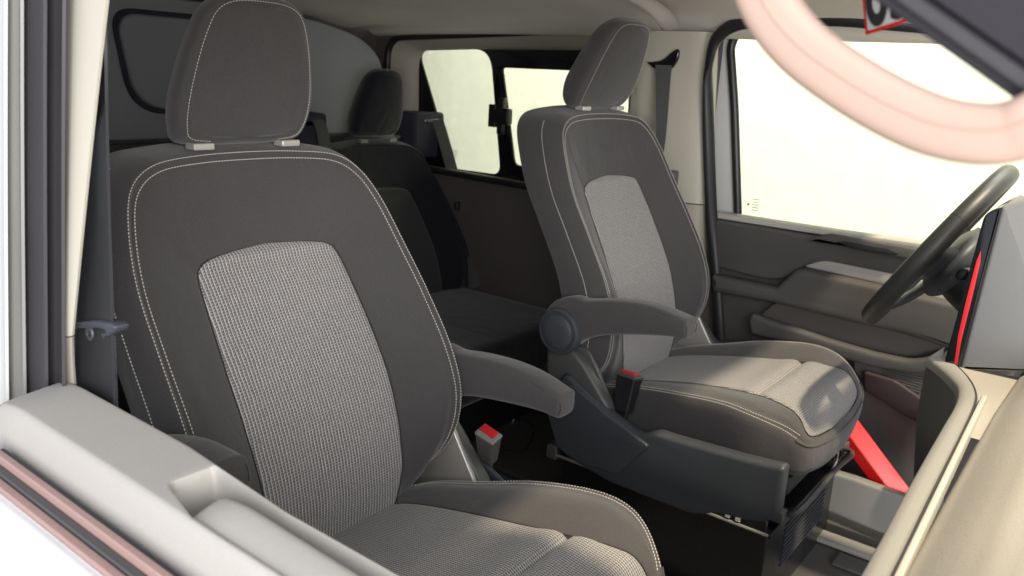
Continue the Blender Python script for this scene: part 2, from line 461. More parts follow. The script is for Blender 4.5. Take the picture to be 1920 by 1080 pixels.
def stitches(name, path, lift=(0, 0, 0), L=0.0036, gap=0.0016, r=0.00085, mat=None):
    """a row of thread dashes along a 3D line"""
    bm = bmesh.new(); lift = Vector(lift); acc = 0; seg = []; d = 0
    cum = [0]
    for a, b in zip(path, path[1:]): cum.append(cum[-1]+(b-a).length)
    tot = cum[-1]; s = 0; i = 0
    def at(t):
        nonlocal i
        while i < len(cum)-2 and cum[i+1] < t: i += 1
        while i > 0 and cum[i] > t: i -= 1
        f = (t-cum[i])/max(cum[i+1]-cum[i], 1e-9); return path[i].lerp(path[i+1], f)
    while s+L < tot:
        a, b = at(s)+lift, at(s+L)+lift; t = (b-a).normalized()
        u, v = frame_at(t, Vector((0.31, 0.2, 0.93)))
        ring = []
        for c, f in ((a, 0.5), (a.lerp(b, 0.2), 1), (a.lerp(b, 0.8), 1), (b, 0.5)):
            ring.append([bm.verts.new(c+(u*math.cos(h)+v*math.sin(h))*r*f) for h in (0.8, 2.37, 3.94, 5.5)])
        for x in range(3):
            for j in range(4): bm.faces.new([ring[x][j], ring[x][(j+1) % 4], ring[x+1][(j+1) % 4], ring[x+1][j]])
        bm.faces.new(ring[0][::-1]); bm.faces.new(ring[-1])
        s += L+gap
    return bm_mesh(bm, name, mat or M['thread'], 80)

# rings of the backrest, from the top centre round one side to the bottom centre (x from the seat's centre)
B_in = [(0, 1.066, -.283), (.05, 1.063, -.284), (.088, 1.058, -.287), (.116, 1.051, -.293), (.129, 1.044, -.308), (.134, 1.020, -.345), (.139, .973, -.42),
        (.140, .933, -.49), (.138, .908, -.55), (.135, .893, -.60), (.131, .885, -.66), (.10, .888, -.735), (0, .89, -.745)]
B_st = [(0, 1.106, -.142), (.09, 1.101, -.144), (.162, 1.087, -.152), (.203, 1.072, -.178), (.226, 1.044, -.225), (.241, 1.003, -.296), (.247, .947, -.376),
        (.249, .887, -.471), (.248, .862, -.555), (.232, .874, -.635), (.195, .925, -.705), (.10, .955, -.765), (0, .96, -.775)]
B_mid = [(0, 1.092, -.20), (.07, 1.088, -.20), (.125, 1.078, -.21), (.162, 1.062, -.228), (.182, 1.042, -.262), (.193, 1.004, -.325), (.200, .95, -.40),
         (.203, .893, -.485), (.202, .866, -.553), (.192, .868, -.62), (.170, .89, -.69), (.10, .925, -.755), (0, .925, -.765)]
def shrink(A, B, d):
    """A moved towards B by d metres"""
    r = []
    for p, q in zip(A, B):
        a, b = Vector(p), Vector(q); v = b-a; r.append(tuple(a+v.normalized()*d))
    return r
B_st2 = shrink(B_st, B_mid, 0.0115)
def offs(A, dx, dy, dz, top=0):
    r = []
    for i, p in enumerate(A):
        fx = min(1, abs(p[0])/0.15); ft = max(0, 1-i/4)
        r.append((p[0]+dx*fx if p[0] else 0, p[1]+dy, p[2]+dz*ft))
    return r
B_e1 = offs(B_st, .010, .018, .010)
B_e2 = offs(B_st, .017, .045, .014)
B_e3 = offs(B_st, .016, .082, .012)
B_e4 = offs(B_st, .006, .124, .002)
B_e5 = offs(B_st, -.03, .138, -.03)
B_seam_a = shrink(B_in, B_mid, 0.0004); B_seam_b = shrink(B_in, B_mid, 0.005)
B_seam_a = [(p[0], p[1]+.005, p[2]) for p in B_seam_a]
g = between(B_st, B_st2, 0.5, (0, 0.0016, 0))
B_loops = [B_seam_a, B_seam_b, B_mid, shrink(B_st2, B_mid, .012), B_st2, g, B_st, B_e1, B_e2, B_e3, B_e4, B_e5]

# headrest
H_st = [(0, 1.052, .084), (.045, 1.054, .081), (.072, 1.058, .066), (.088, 1.065, .030), (.099, 1.074, -.015), (.105, 1.084, -.058), (.103, 1.096, -.094), (.090, 1.106, -.114), (.04, 1.108, -.119), (0, 1.108, -.119)]
H_s1 = [(0, 1.060, .091), (.050, 1.062, .088), (.081, 1.067, .071), (.099, 1.075, .032), (.111, 1.085, -.015), (.118, 1.096, -.058), (.115, 1.109, -.097), (.099, 1.118, -.119), (.045, 1.119, -.124), (0, 1.119, -.124)]
H_s2 = [(0, 1.080, .095), (.052, 1.084, .091), (.086, 1.092, .070), (.104, 1.102, .028), (.116, 1.112, -.015), (.123, 1.124, -.058), (.120, 1.134, -.098), (.105, 1.139, -.120), (.05, 1.139, -.125), (0, 1.139, -.125)]
H_s3 = [(0, 1.108, .086), (.048, 1.114, .081), (.078, 1.126, .058), (.094, 1.140, .018), (.105, 1.152, -.025), (.110, 1.162, -.058), (.106, 1.168, -.09), (.094, 1.167, -.110), (.045, 1.166, -.113), (0, 1.166, -.113)]
H_s2 = [(p[0]*.94, p[1], p[2]) for p in H_s2]; H_s3 = [(p[0]*.86, p[1]-.006, p[2]) for p in H_s3]
H_s4 = [(p[0]*.75, p[1]+.014, p[2]*.82-.006) for p in H_s3]
H_in = [(p[0]*.90, p[1]-.004, -.025+(p[2]+.025)*.93) for p in H_st]

# cushion: from the rear centre round one side to the front centre
C_in = [(0, .93, -.725), (.05, .93, -.725), (.10, .905, -.718), (.123, .86, -.703), (.127, .77, -.680), (.130, .66, -.658), (.143, .548, -.645), (.160, .474, -.644), (.170, .430, -.654), (.165, .398, -.690), (.08, .384, -.702), (0, .380, -.704)]
C_mid = [(0, .96, -.735), (.055, .96, -.735), (.125, .93, -.722), (.165, .87, -.695), (.178, .775, -.668), (.196, .67, -.643), (.212, .56, -.629), (.218, .488, -.635), (.205, .436, -.653), (.180, .394, -.692), (.085, .380, -.706), (0, .376, -.708)]
C_st = [(0, .985, -.745), (.06, .985, -.745), (.15, .955, -.732), (.202, .88, -.702), (.222, .783, -.674), (.251, .69, -.651), (.267, .585, -.636), (.266, .505, -.642), (.236, .440, -.664), (.190, .393, -.697), (.09, .376, -.711), (0, .372, -.713)]
CF = lambda L: [(p[0], p[1] if p[1] > .6 else .6-(.6-p[1])*.83, p[2]) for p in L]
C_in, C_mid, C_st = CF(C_in), CF(C_mid), CF(C_st)
C_st2 = shrink(C_st, C_mid, 0.0115)
def coff(A, d, dz):
    r = []; c = Vector((0, .68))
    for p in A:
        v = Vector((p[0], p[1]-.68)); l = v.length; v = v*(1+d/l); r.append((v.x if p[0] else 0, v.y+.68, p[2]+dz))
    return r
C_loops = [[(p[0], p[1], p[2]-.004) for p in C_in], shrink(C_in, C_mid, .004), C_mid, shrink(C_st2, C_mid, .010), C_st2, between(C_st, C_st2, .5, (0, 0, -.0016)), C_st,
           coff(C_st, .004, -.006), coff(C_st, .006, -.022), [(p[0], p[1], p[2]-(.028 if i < 8 else .012 if i == 8 else 0)) for i, p in enumerate(coff(C_st, .003, -.045))], [(p[0], p[1], p[2]-(.048 if i < 8 else .02 if i == 8 else 0)) for i, p in enumerate(coff(C_st, -.006, -.070))], [(p[0], p[1], p[2]-(.048 if i < 8 else .02 if i == 8 else 0)) for i, p in enumerate(coff(C_st, -.035, -.082))]]

LAB = {}
def arm_mesh(sx):
    secs = [(.985, -.525, .024, .030), (.965, -.522, .026, .050), (.94, -.518, .028, .058), (.91, -.510, .028, .055), (.88, -.502, .028, .043), (.83, -.491, .028, .038), (.77, -.485, .028, .035), (.715, -.484, .028, .030),
            (.675, -.488, .028, .0235), (.655, -.492, .0265, .0215), (.6465, -.493, .0235, .0185), (.6455, -.494, .0, .0)]
    rows = []
    for y, z, w, h in secs:
        row = []
        for j in range(28):
            a = 2*math.pi*j/28; ca, sa = math.cos(a), math.sin(a)
            row.append(Vector((sx*0.298+math.copysign(abs(ca)**.5, ca)*w, y, z+math.copysign(abs(sa)**.5, sa)*h)))
        rows.append(row)
    cols = [spline([r[j] for r in rows], 4) for j in range(28)]
    R = [[c[i] for c in cols] for i in range(len(cols[0]))]
    R = [[Vector((sx*.298, .965, -.515))]*28]+R
    seams = []
    for sd in (1, -1):
        P = [Vector((sx*.298+sd*(w*.86+.0006), y, z+h*.74)) for y, z, w, h in secs[3:9]]
        P += [Vector((sx*.298+sd*.0215, .6455, -.494+.008)), Vector((sx*.298+sd*.0215, .6455, -.505))]
        seams.append(tube('seam', P, .0007, M['seam'], n=6, cap=False))
    return grid_mesh('armrest', R, M['fabric'], closed_v=True, angle=60), seams

def lines_of(loop, k=8): return full_loop(loop, k)
def part(name, me, parent, dz=0.0):
    """seat meshes are written with x from the centre plane and y, z from the camera"""
    me.transform(Matrix.Translation(Vector((0, -SO.y, -SO.z)))); o = bpy.data.objects.new(name, me); COL.objects.link(o); o.parent = parent
    return o

def lowered(me): me.transform(Matrix.Translation((0, 0, -.006))); return me
def make_seat():
    r = root('front_seat', SO, 'near front seat with two armrests and headrest cut off by the photo top edge', 'seat', 'front seats')
    back = part('backrest', shell('backrest', B_loops, M['fabric'], cap_last=(0, .004, 0)), r)
    part('center_panel', insert('center_panel', B_in, M['weave'], (0, .006, 0), (0, -.85, .5)), back)
    part('panel_seam', tube('panel_seam', [p+Vector((0, -.0002, .0001)) for p in full_loop(B_in)], .0013, M['seam'], smooth=False, closed=True, n=8), back)
    nrm = Vector((0, -.0012, .0006))
    F1, F2 = full_loop(B_st), full_loop(B_st2)
    sel = lambda F, a, b: [F[i % len(F)] for i in range(a, b)]
    n = len(F1); side = 11*8-4
    st = []
    for F in (F1, F2):
        ring = sel(F, -side, side)
        st.append(stitches('s', ring, (0, -.0010, .0005)))
    for sg in (1, -1):       # the second line further back on each side
        F = [Vector((p.x*sg, p.y, p.z)) for p in full_loop(B_e2)[2*8+4:11*8]]
        st.append(stitches('s', [p+Vector((sg*.0008, -.0004, 0)) for p in F]))
    part('stitching', join('stitching', st[:2]), back)
    for m_ in st[2:]: part('side_stitching', m_, back)
    sm = []; FB = [full_loop(l) for l in B_loops[:5]]
    for sg in (1, -1):       # fine seams from the shoulders to the corners of the woven panel
        P = []
        for q_ in range(25):
            t_ = q_/24; jf = 19+12.9*t_; j0 = int(jf); f_ = jf-j0
            pt = []
            for jj in (j0, j0+1):
                c_ = spline([FB[l][jj] for l in range(5)], 12); pt.append(c_[int(round((1-t_)*47))+1])
            p_ = pt[0].lerp(pt[1], f_); P.append(Vector((p_.x*sg, p_.y-.0003, p_.z+.0001)))
        sm.append(tube('s', P, .0005, M['side'], smooth=False, n=6, cap=False))
    for m_ in sm: part('seam', m_, back)
    cush = part('cushion', shell('cushion', C_loops, M['fabric'], cap_last=(0, 0, 0)), r)
    part('center_panel', insert('center_panel', C_in, M['weave_c'], (0, 0, -.004), (0, -.1, 1), groove=.557, dome=.004), cush)
    part('panel_seam', tube('panel_seam', full_loop(C_in), .0013, M['seam'], smooth=False, closed=True, n=8), cush)
    st = []
    for L in (C_st, C_st2):
        F = full_loop(L); m = len(F)
        for sg in (1, -1): st.append(stitches('s', [Vector((p.x*sg, p.y, p.z+.0012)) for p in F[2*8:9*8-2]]))
    for k_ in (0, 1): part('stitching', join('stitching', st[k_::2]), cush)
    F = full_loop(coff(C_st, .004, -.004))
    part('piping', tube('piping', [F[i] for i in range(9*8-4, len(F)-9*8+5)], .0022, M['fabric'], smooth=False, n=8), cush)
    head = part('headrest', lowered(shell('headrest', [H_in, H_st, H_s1, H_s2, H_s3, H_s4], M['fabric'], cap_first=(0, -.006, 0), cap_last=(0, .002, 0), sub=5)), r)
    F = full_loop(H_st)
    ring = [F[i % len(F)] for i in range(-8*8+3, 8*8-2)]
    part('stitching', lowered(stitches('stitching', [p+Vector((0, -.0008, .0003)) for p in ring], L=.0032, gap=.0016, r=.0006)), head)
    for sg in (-1, 1):
        g = part('headrest_guide', rbox('headrest_guide', (.034, .024, .010), M['silver'], (sg*.0775, 1.106, -.130), .003), r)
        part('post', tube('post', [(sg*.0775, 1.125, -.135), (sg*.0775, 1.128, -.10)], .006, M['steel'], n=12, smooth=False), g)
        am, se = arm_mesh(sg); a = part('armrest', am, r)
        for m_ in se: part('seam', m_, a)
        me = lathe('pivot_cap', [(0.050, -.012), (.052, .004), (.050, .010), (.045, .012), (.043, .009), (.0395, .009), (.0385, .016), (.035, .018), (.018, .020), (0, .0205)],
                   (sg*.325, .938, -.530), M['slate'], 'x' if sg < 0 else '-x', 48)
        part('pivot_cap', me, a)
    # recliner bracket bars
    for sg in (-1, 1):
        part('recliner_bracket', plate('recliner_bracket', rpoly([(.99, -.60), (.90, -.60), (.825, -.715), (.83, -.80), (.97, -.80)], .015), M['silver'] if sg > 0 else M['slate_l'],
             'x', sg*.262, .010, .003), r)
    # slate side cover on both sides, with a front and a rear shell
    for sg in (-1, 1):
        yz = lambda L: [(p[0], p[1]) for p in L]
        main = rpoly([(.975, -.735, .02), (.93, -.845, .03), (.80, -.872, .02), (.60, -.872, .03), (.575, -.862), (.55, -.848), (.47, -.838, .02), (.428, -.815, .03), (.428, -.705, .012),
                      (.450, -.708), (.52, -.714), (.66, -.721), (.70, -.721), (.735, -.742, .01), (.80, -.722), (.93, -.650, .02)], .012)
        if sg > 0: main = [Vector((p[0] if p[0] > .62 else .62-(.62-p[0])*.35, p[1]-.03)) for p in main]      # the door side shell is short
        part('side_cover', plate('side_cover', main, M['slate'], 'x', sg*.292, .036, .010, res=3), r)
        up = rpoly([(.995, -.60, .03), (.93, -.60, .03), (.895, -.625), (.815, -.715), (.83, -.765), (.93, -.76), (.985, -.70, .03)], .015)
        part('recliner_cover', plate('recliner_cover', up, M['slate_l'], 'x', sg*.280, .030, .008, res=3), r)
        rearc = rpoly([(.972, -.74, .02), (.93, -.832, .02), (.865, -.848), (.775, -.842), (.705, -.752), (.80, -.718), (.91, -.668, .02)], .01)
        part('cover_panel', plate('cover_panel', rearc, M['slate'], 'x', sg*.3125, .010, .004, res=2), r)
    # steel seat box with rails
    bx = part('seat_box', rbox('seat_box', (.47, .50, .21), M['boxblk'], (0, .715, -.998), .006), r)
    part('top_frame', join('top_frame', [rbox('a', (.49, .52, .012), M['boxblk'], (0, .715, -.892), .004), rbox('b', (.012, .50, .03), M['boxblk'], (-.246, .715, -.874), .003), rbox('b', (.012, .50, .03), M['boxblk'], (.246, .715, -.874), .003)]), bx)
    for sg in (-1, 1):
        part('edge_highlight', tube('edge_highlight', [(sg*.2525, .46, -.886), (sg*.2525, .70, -.886), (sg*.2525, .97, -.886)], .0035, M['grey'], n=8), bx)  # bright highlight along the box edge, put in as a grey tube
        part('end_cap', rbox('end_cap', (.045, .030, .035), M['slate_l'], (sg*.235, .985, -.882), .008), bx)
    gr = [rbox('g', (.28, .003, .004), M['slate'], (.02, .4635, -.925-.012*i), .001) for i in range(9)]
    part('vent_grille', join('vent_grille', gr), bx)
    for sg in (-1, 1):
        part('slide_rail', join('slide_rail', [rbox('a', (.035, .54, .018), M['boxblk'], (sg*.205, .715, -.858), .004), rbox('b', (.028, .05, .024), M['slate_l'], (sg*.215, .468, -.853), .004), rbox('c', (.030, .44, .05), M['black'], (sg*.2, .70, -.83), .006)]), r)
    part('seat_pan', rbox('seat_pan', (.40, .46, .05), M['black'], (0, .68, -.80), .02), r)
    part('adjuster_bar', tube('adjuster_bar', [(-.195, .50, -.852), (-.195, .45, -.858), (-.185, .425, -.845), (-.06, .42, -.835), (.06, .42, -.835), (.18, .425, -.845), (.19, .50, -.852)], .006, M['slate_l'], n=10), r)
    wires = []
    for i in range(3):
        wires.append(tube('w', [(.12+.012*i, .50, -.79), (.13+.01*i, .455-.006*i, -.83), (.118+.012*i, .45, -.88), (.125, .49, -.93)], .0022, M['silver'] if i == 1 else M['black'], n=6))
    part('wiring', join('wiring', wires), r)
    for i in range(2):
        part('sticker', rbox('sticker', (.002, .010, .010), M['tagw'], (-.2535, .545-.022*i, -.874-.0005*i), .0006), bx)
    return r

seat1 = make_seat()
def copy_tree(o, parent=None):
    c = o.copy(); COL.objects.link(c)
    if parent is not None: c.parent = parent
    for ch in list(o.children): copy_tree(ch, c)
    return c
seat2 = copy_tree(seat1)
seat2.location = (1.745, .745, FZ+.018)
for c in seat1.children:
    if c.name.startswith('armrest') and c.data.vertices[0].co.x < 0:
        p = Vector((0, .938-SO.y, -.530-SO.z)); c.matrix_local = Matrix.Translation((0, .052, -.034)) @ Matrix.Translation(p) @ Matrix.Rotation(math.radians(-17), 4, 'X') @ Matrix.Translation(-p)
for c in seat1.children:
    if c.name.startswith('armrest') and c.data.vertices[0].co.x > 0: c.matrix_local = Matrix.Translation((0, .030, -.030))
seat2['label'] = 'far driver seat behind the steering wheel, round armrest pivot showing and sun on its cushion'
for c in list(seat2.children):
    n = c.name.split('.')[0]
    q = Vector((0, .90-SO.y, -.65-SO.z)); TILT = Matrix.Translation(q) @ Matrix.Rotation(math.radians(2.6), 4, 'X') @ Matrix.Translation(-q)
    TALL = TILT @ Matrix.Translation((0, 0, .004)) @ Matrix.Translation(q) @ Matrix.Scale(1.045, 4, (0, 0, 1)) @ Matrix.Translation(-q)
    if n == 'backrest': c.matrix_local = TALL
    if n == 'headrest':
        c.matrix_local = TILT @ Matrix.Translation((0, 0, .026)) @ Matrix.Translation((0, 1.12-SO.y, -.12-SO.z)) @ Matrix.Rotation(math.radians(6.2), 4, 'X') @ Matrix.Translation((0, -1.12+SO.y, .12+SO.z))
    if n == 'armrest':
        if c.data.vertices[0].co.x > 0:          # the far armrest is not there
            for g in list(c.children): bpy.data.objects.remove(g)
            bpy.data.objects.remove(c); continue
        p = Vector((0, .938-SO.y, -.530-SO.z))
        c.matrix_local = Matrix.Translation((0, 0, -.024)) @ Matrix.Translation(p) @ Matrix.Rotation(math.radians(-6), 4, 'X') @ Matrix.Translation(-p)
    if n == 'headrest_guide': c.matrix_local = TILT @ Matrix.Translation((0, 0, .029))

# ---------------------------------------------------------------- rear bench
rb = root('rear_bench', (1.55, 1.9, FZ), 'dark rear bench seat with one headrest showing, in shade behind the front seats', 'bench seat')
rp = lambda name, me, par=rb: link(name, me, par, rb.location)
def moved(me, x, y, z, sy=1):
    me.transform(Matrix.Translation((x, y, z)) @ Matrix.Scale(sy, 4, (1, 0, 0))); return me
for cx, nm in ((1.885, 0), (1.345, 1)):
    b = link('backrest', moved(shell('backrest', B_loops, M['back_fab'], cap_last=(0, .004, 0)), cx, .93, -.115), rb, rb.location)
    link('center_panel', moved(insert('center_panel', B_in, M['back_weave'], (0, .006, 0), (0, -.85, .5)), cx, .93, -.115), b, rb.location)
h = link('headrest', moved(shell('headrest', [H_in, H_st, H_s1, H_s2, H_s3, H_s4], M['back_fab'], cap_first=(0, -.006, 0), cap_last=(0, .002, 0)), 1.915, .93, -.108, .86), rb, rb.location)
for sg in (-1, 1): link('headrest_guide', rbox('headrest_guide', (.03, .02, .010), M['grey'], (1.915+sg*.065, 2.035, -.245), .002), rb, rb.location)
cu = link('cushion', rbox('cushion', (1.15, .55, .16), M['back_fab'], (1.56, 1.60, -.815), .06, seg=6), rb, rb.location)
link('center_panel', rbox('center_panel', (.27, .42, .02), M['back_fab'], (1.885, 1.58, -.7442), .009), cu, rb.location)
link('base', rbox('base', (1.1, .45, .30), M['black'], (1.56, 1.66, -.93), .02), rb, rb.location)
for cx in (2.165, 1.645):
    g = link('belt_outlet', rbox('belt_outlet', (.155 if cx > 2 else .115, .10, .16), M['bulk_b'], (cx+.01, 2.09, -.235), .022), rb, rb.location)
    link('outlet_slot', rbox('outlet_slot', (.075, .012, .014), M['gloss'], (cx+.015, 2.042, -.185), .004), g, rb.location)
# leg of the bench and small bolts seen between the front seats
for x, y in [tuple(U(a, b, z=FZ+.01)[:2]) for a, b in ((918, 783), (940, 780), (1036, 833), (962, 789))]:
    link('floor_bolt', disc('floor_bolt', (x, y, FZ+.008), .007, .016, M['steel'], 'z', .002, 12), rb, rb.location)

for k_, (a, b) in enumerate(((880, 700), (1005, 905))):
    p_ = U(a, b if b < 860 else 800, z=FZ+.012)
for x_ in (1.30, 1.62):
    link('floor_rail', join('floor_rail', [rbox('r', (.045, .75, .016), M['boxblk'], (x_, 1.45, FZ+.012), .004), rbox('r', (.008, .75, .012), M['slate_l'], (x_-.014, 1.45, FZ+.024), .002), rbox('r', (.008, .75, .012), M['slate_l'], (x_+.014, 1.45, FZ+.024), .002)]), rb, rb.location)
o = link('rear_seat_belt', ribbon('rear_seat_belt', [U(820, 224, y=2.03), U(832, 262, y=2.01), U(854, 345, y=1.93), U(864, 395, y=1.88), U(884, 455, y=1.82), U(890, 540, y=1.74)], .046, M['strap_l'], (.94, -.3, .1)))
tag(o, 'dark belt strap running down the outer side of the rear bench backrest', 'seat belt', 'belt straps in the rear')
t = root('rear_belt_tongue', U(862, 390, y=1.87), 'small belt tongue with a metal blade on the rear strap in the shade', 'belt tongue')
link('tongue', rbox('tongue', (.055, .014, .03), M['black'], U(864, 385, y=1.86), .005), t, t.location)
link('blade', rbox('blade', (.030, .003, .030), M['steel'], U(870, 396, y=1.855), .001, ('Y', .5)), t, t.location)
o = link('rear_seat_belt', ribbon('rear_seat_belt', [U(596, 225, y=2.03), U(604, 245, y=2.01), U(612, 290, y=1.98)], .045, M['strap_l'], (1, 0, 0)))
tag(o, 'short length of belt strap showing beside the near headrest in front of the bulkhead', 'seat belt', 'belt straps in the rear')

cb = link('floor_cable', tube('floor_cable', [U(a, b, z=FZ+.010) for a, b in ((905, 900), (940, 850), (985, 842), (1000, 800), (960, 775), (975, 748), (1020, 735))], .0035, M['maroon'], n=8)); tag(cb, 'thin dark red cable lying across the floor between the front seats', 'cable')
# ---------------------------------------------------------------- bulkhead
bh = root('bulkhead', (1.3, 2.2, FZ), 'dark bulkhead with an arched top and a rounded blank window closing off the load space', 'bulkhead')
arch = [(.45, -1.0), (2.12, -1.0), (2.11, -.3), (2.095, -.08), (2.075, 0.0), (2.04, .045), (1.97, .085), (1.88, .107), (1.75, .128), (1.5, .142), (1.0, .142), (.7, .12), (.5, .05), (.44, -.1)]
arch = [(p.x, p.y) for p in spline([Vector((a, b, 0)) for a, b in arch[2:]], 4)]+[(.45, -1.0), (2.12, -1.0)]
link('panel', plate('panel', arch, M['bulk'], 'y', 2.20, .02, .006), bh, bh.location)
rec = rpoly([(1.115, .108, .07), (1.62, .108, .10), (1.66, -.165, .10), (1.16, -.165, .10)], .08, 8)
cx = sum(p[0] for p in rec)/len(rec); cz = sum(p[1] for p in rec)/len(rec)
link('window_blank', plate('window_blank', [(cx+(p[0]-cx)*.94, cz+(p[1]-cz)*.90) for p in rec], M['bulk'], 'y', 2.190, .018, .008), bh, bh.location)
link('window_groove', plate('window_groove', rec, M['bulk_b'], 'y', 2.188, .006, .002, holes=[[(cx+(p[0]-cx)*.945, cz+(p[1]-cz)*.905) for p in rec]]), bh, bh.location)
link('ledge', rbox('ledge', (1.6, .10, .03), M['black'], (1.28, 2.13, -.245), .008), bh, bh.location)
structure('rear_wall', rbox('rear_wall', (1.9, .02, 1.4), M['door_dk2'], (1.255, 2.29, -.45), .004))
structure('side_wall', rbox('side_wall', (.03, 1.30, 1.45), M['door_dk'], (.385, 1.66, -.45), .004))

# ---------------------------------------------------------------- far side lining with the sliding window
sl = root('side_lining', (2.15, 1.6, FZ), 'brown lining of the far side wall below and round the sliding window', 'wall lining')
YA, YB = 1.18, 2.27
# window recess: opening in the lining
open_ = rpoly([(2.225, -.345, .06), (1.15, -.362, .02), (1.15, .128, .02), (1.42, .128, .06), (2.21, .092, .07)], .05, 8)
outer = [(2.30, -1.1), (.96, -1.1), (.96, -.36), (.96, .15), (2.30, .15)]
link('panel', plate('panel', outer, M['door_dk2'], 'x', 2.145, .02, .002, holes=[open_]), sl, sl.location)
def ring_loft(name, A, B, xa, xb, mat, steps=5):
    """a reveal: one outline at xa pulled to the other at xb"""
    rows = []
    for s in range(steps+1):
        t = s/steps; e = math.sin(t*math.pi/2)
        rows.append([Vector((xa+(xb-xa)*t, p[0]+(q[0]-p[0])*e, p[1]+(q[1]-p[1])*e)) for p, q in zip(A, B)])
    return grid_mesh(name, rows, mat, closed_v=True, angle=60)
inner = rpoly([(2.125, -.345, .06), (1.15, -.362, .02), (1.15, .075, .02), (1.42, .075, .06), (2.135, .060, .07)], .05, 8)
link('window_reveal', ring_loft('window_reveal', open_, inner, 2.137, 2.205, M['cream2']), sl, sl.location)
seal = spline([Vector((2.128, p[0], p[1])) for p in open_], 1, True)
link('window_seal', tube('window_seal', seal, .011, M['black'], smooth=False, closed=True, n=10, up=(1, 0, 0)), sl, sl.location)
link('sill_trim', rbox('sill_trim', (.016, .62, .014), M['cream2'], (2.137, 1.78, -.354), .004), sl, sl.location)

sw = root('sliding_window', (2.2, 1.7, -.35), 'rear side window with a black frame, two bright panes and a latch on the bar', 'window')
h1 = rpoly([(U(785, 95, x=2.22).y, U(785, 95, x=2.22).z, .05), (U(921, 92, x=2.22).y, U(921, 92, x=2.22).z, .07), (U(940, 328, x=2.22).y, U(940, 328, x=2.22).z, .04), (U(850, 316, x=2.22).y, U(850, 316, x=2.22).z, .02)], .05, 8)
a = U(943, 127, x=2.22); b = U(966, 308, x=2.22)
h2 = rpoly([(a.y, a.z, .012), (1.19, a.z+.004, .02), (1.19, b.z-.03, .02), (b.y, b.z, .02)], .02, 5)
fr = [(2.28, -.42), (1.12, -.42), (1.12, .13), (2.28, .13)]
link('frame', plate('frame', fr, M['gloss'], 'x', 2.22, .012, .002, holes=[h1, h2]), sw, sw.location)
for nm, (ya, yb) in (('pane', (2.24, 1.76)), ('pane', (1.76, 1.14))):
    link(nm, rbox(nm, (.004, ya-yb-.004, .50), M['glass'], (2.2285, (ya+yb)/2, -.145), .001), sw, sw.location)
la = U(937, 218, x=2.19)
link('latch', join('latch', [rbox('a', (.03, .075, .055), M['black'], (2.195, la.y-.004, la.z), .012), rbox('b', (.02, .03, .075), M['black'], (2.19, la.y+.028, la.z), .006), rbox('c', (.02, .026, .12), M['black'], (2.20, la.y, la.z), .006)]), sw, sw.location)
e = U(852, 292, x=2.222)
link('etched_mark', join('etched_mark', [rbox('m', (.001, .022-.004*i, .0022), M['grey'], (2.2255, e.y, e.z+.016-.008*i), .0003) for i in range(4)]), sw, sw.location)

# ---------------------------------------------------------------- far door pillar
bp = root('door_pillar', (2.08, 1.0, FZ), 'cream trimmed door pillar between driver seat and side window, belt slot near its top', 'pillar')
def pillar_sheet(name, pts, zs, mat):
    rows = []
    for z in zs:
        lean = max(0, z+.32)*-.085
        rows.append(spline([Vector((x+lean, y+(.035*(z+.33) if y < 1 else 0), z)) for x, y in pts], 5))
    cols = [spline([r[j] for r in rows], 4) for j in range(len(rows[0]))]
    return grid_mesh(name, [[c[i] for c in cols] for i in range(len(cols[0]))], mat, thick=.006)
prof = [(2.130, .935), (2.098, .948), (2.086, .975), (2.083, 1.03), (2.083, 1.10), (2.088, 1.16), (2.12, 1.20)]
link('upper_trim', pillar_sheet('upper_trim', prof, (-.324, -.2, -.05, .06, .125), M['cream']), bp, bp.location)
link('body_edge', rbox('body_edge', (.06, .09, .80), M['door_dk2'], (2.16, .925, -.80), .004), bp, bp.location)
link('lower_trim', pillar_sheet('lower_trim', [(x-.004, y) for x, y in prof], (-1.08, -.8, -.55, -.327), M['cream2']), bp, bp.location)
dr = spline([Vector((1.0, U(px, py, x=2.05).y, U(px, py, x=2.05).z)) for px, py in ((1217, 117), (1226, 116), (1245, 112), (1262, 98), (1272, 92), (1276, 97), (1273, 112), (1262, 128), (1250, 131), (1230, 129))], 4, True)
link('belt_slot', plate('belt_slot', [(p.y, p.z) for p in dr], M['gloss'], 'x', 2.046, .014, .004), bp, bp.location)
link('emboss', plate('emboss', rpoly([(1.175, .10, .04), (1.135, .03, .05), (1.105, -.10, .04), (1.108, -.155, .02), (1.135, -.16, .03), (1.18, -.12)], .03), M['cream2'], 'x', 2.068, .008, .004), bp, bp.location)
sb = link('driver_seat_belt', ribbon('driver_seat_belt', [U(1244, 122, x=2.035), U(1243, 160, x=2.03), U(1241, 215, x=2.02), U(1238, 270, x=2.01), U(1232, 330, x=2.0), U(1230, 480, x=1.99)], .05, M['strap_l'], (.15, -1, 0), widths=(.046, .012)))
tag(sb, 'dark belt strap hanging from the slot of the cream pillar behind the driver seat', 'seat belt')
o = link('belt_reel_cover', rbox('belt_reel_cover', (.03, .035, .09), M['slate_l'], U(1256, 350, x=2.05), .01)); tag(o, 'small grey cover on the cream pillar just behind the driver backrest', 'cover')

link('body', rbox('body', (.02, .23, 1.35), M['door_dk2'], (2.155, 1.085, -.50), .004), bp, bp.location)
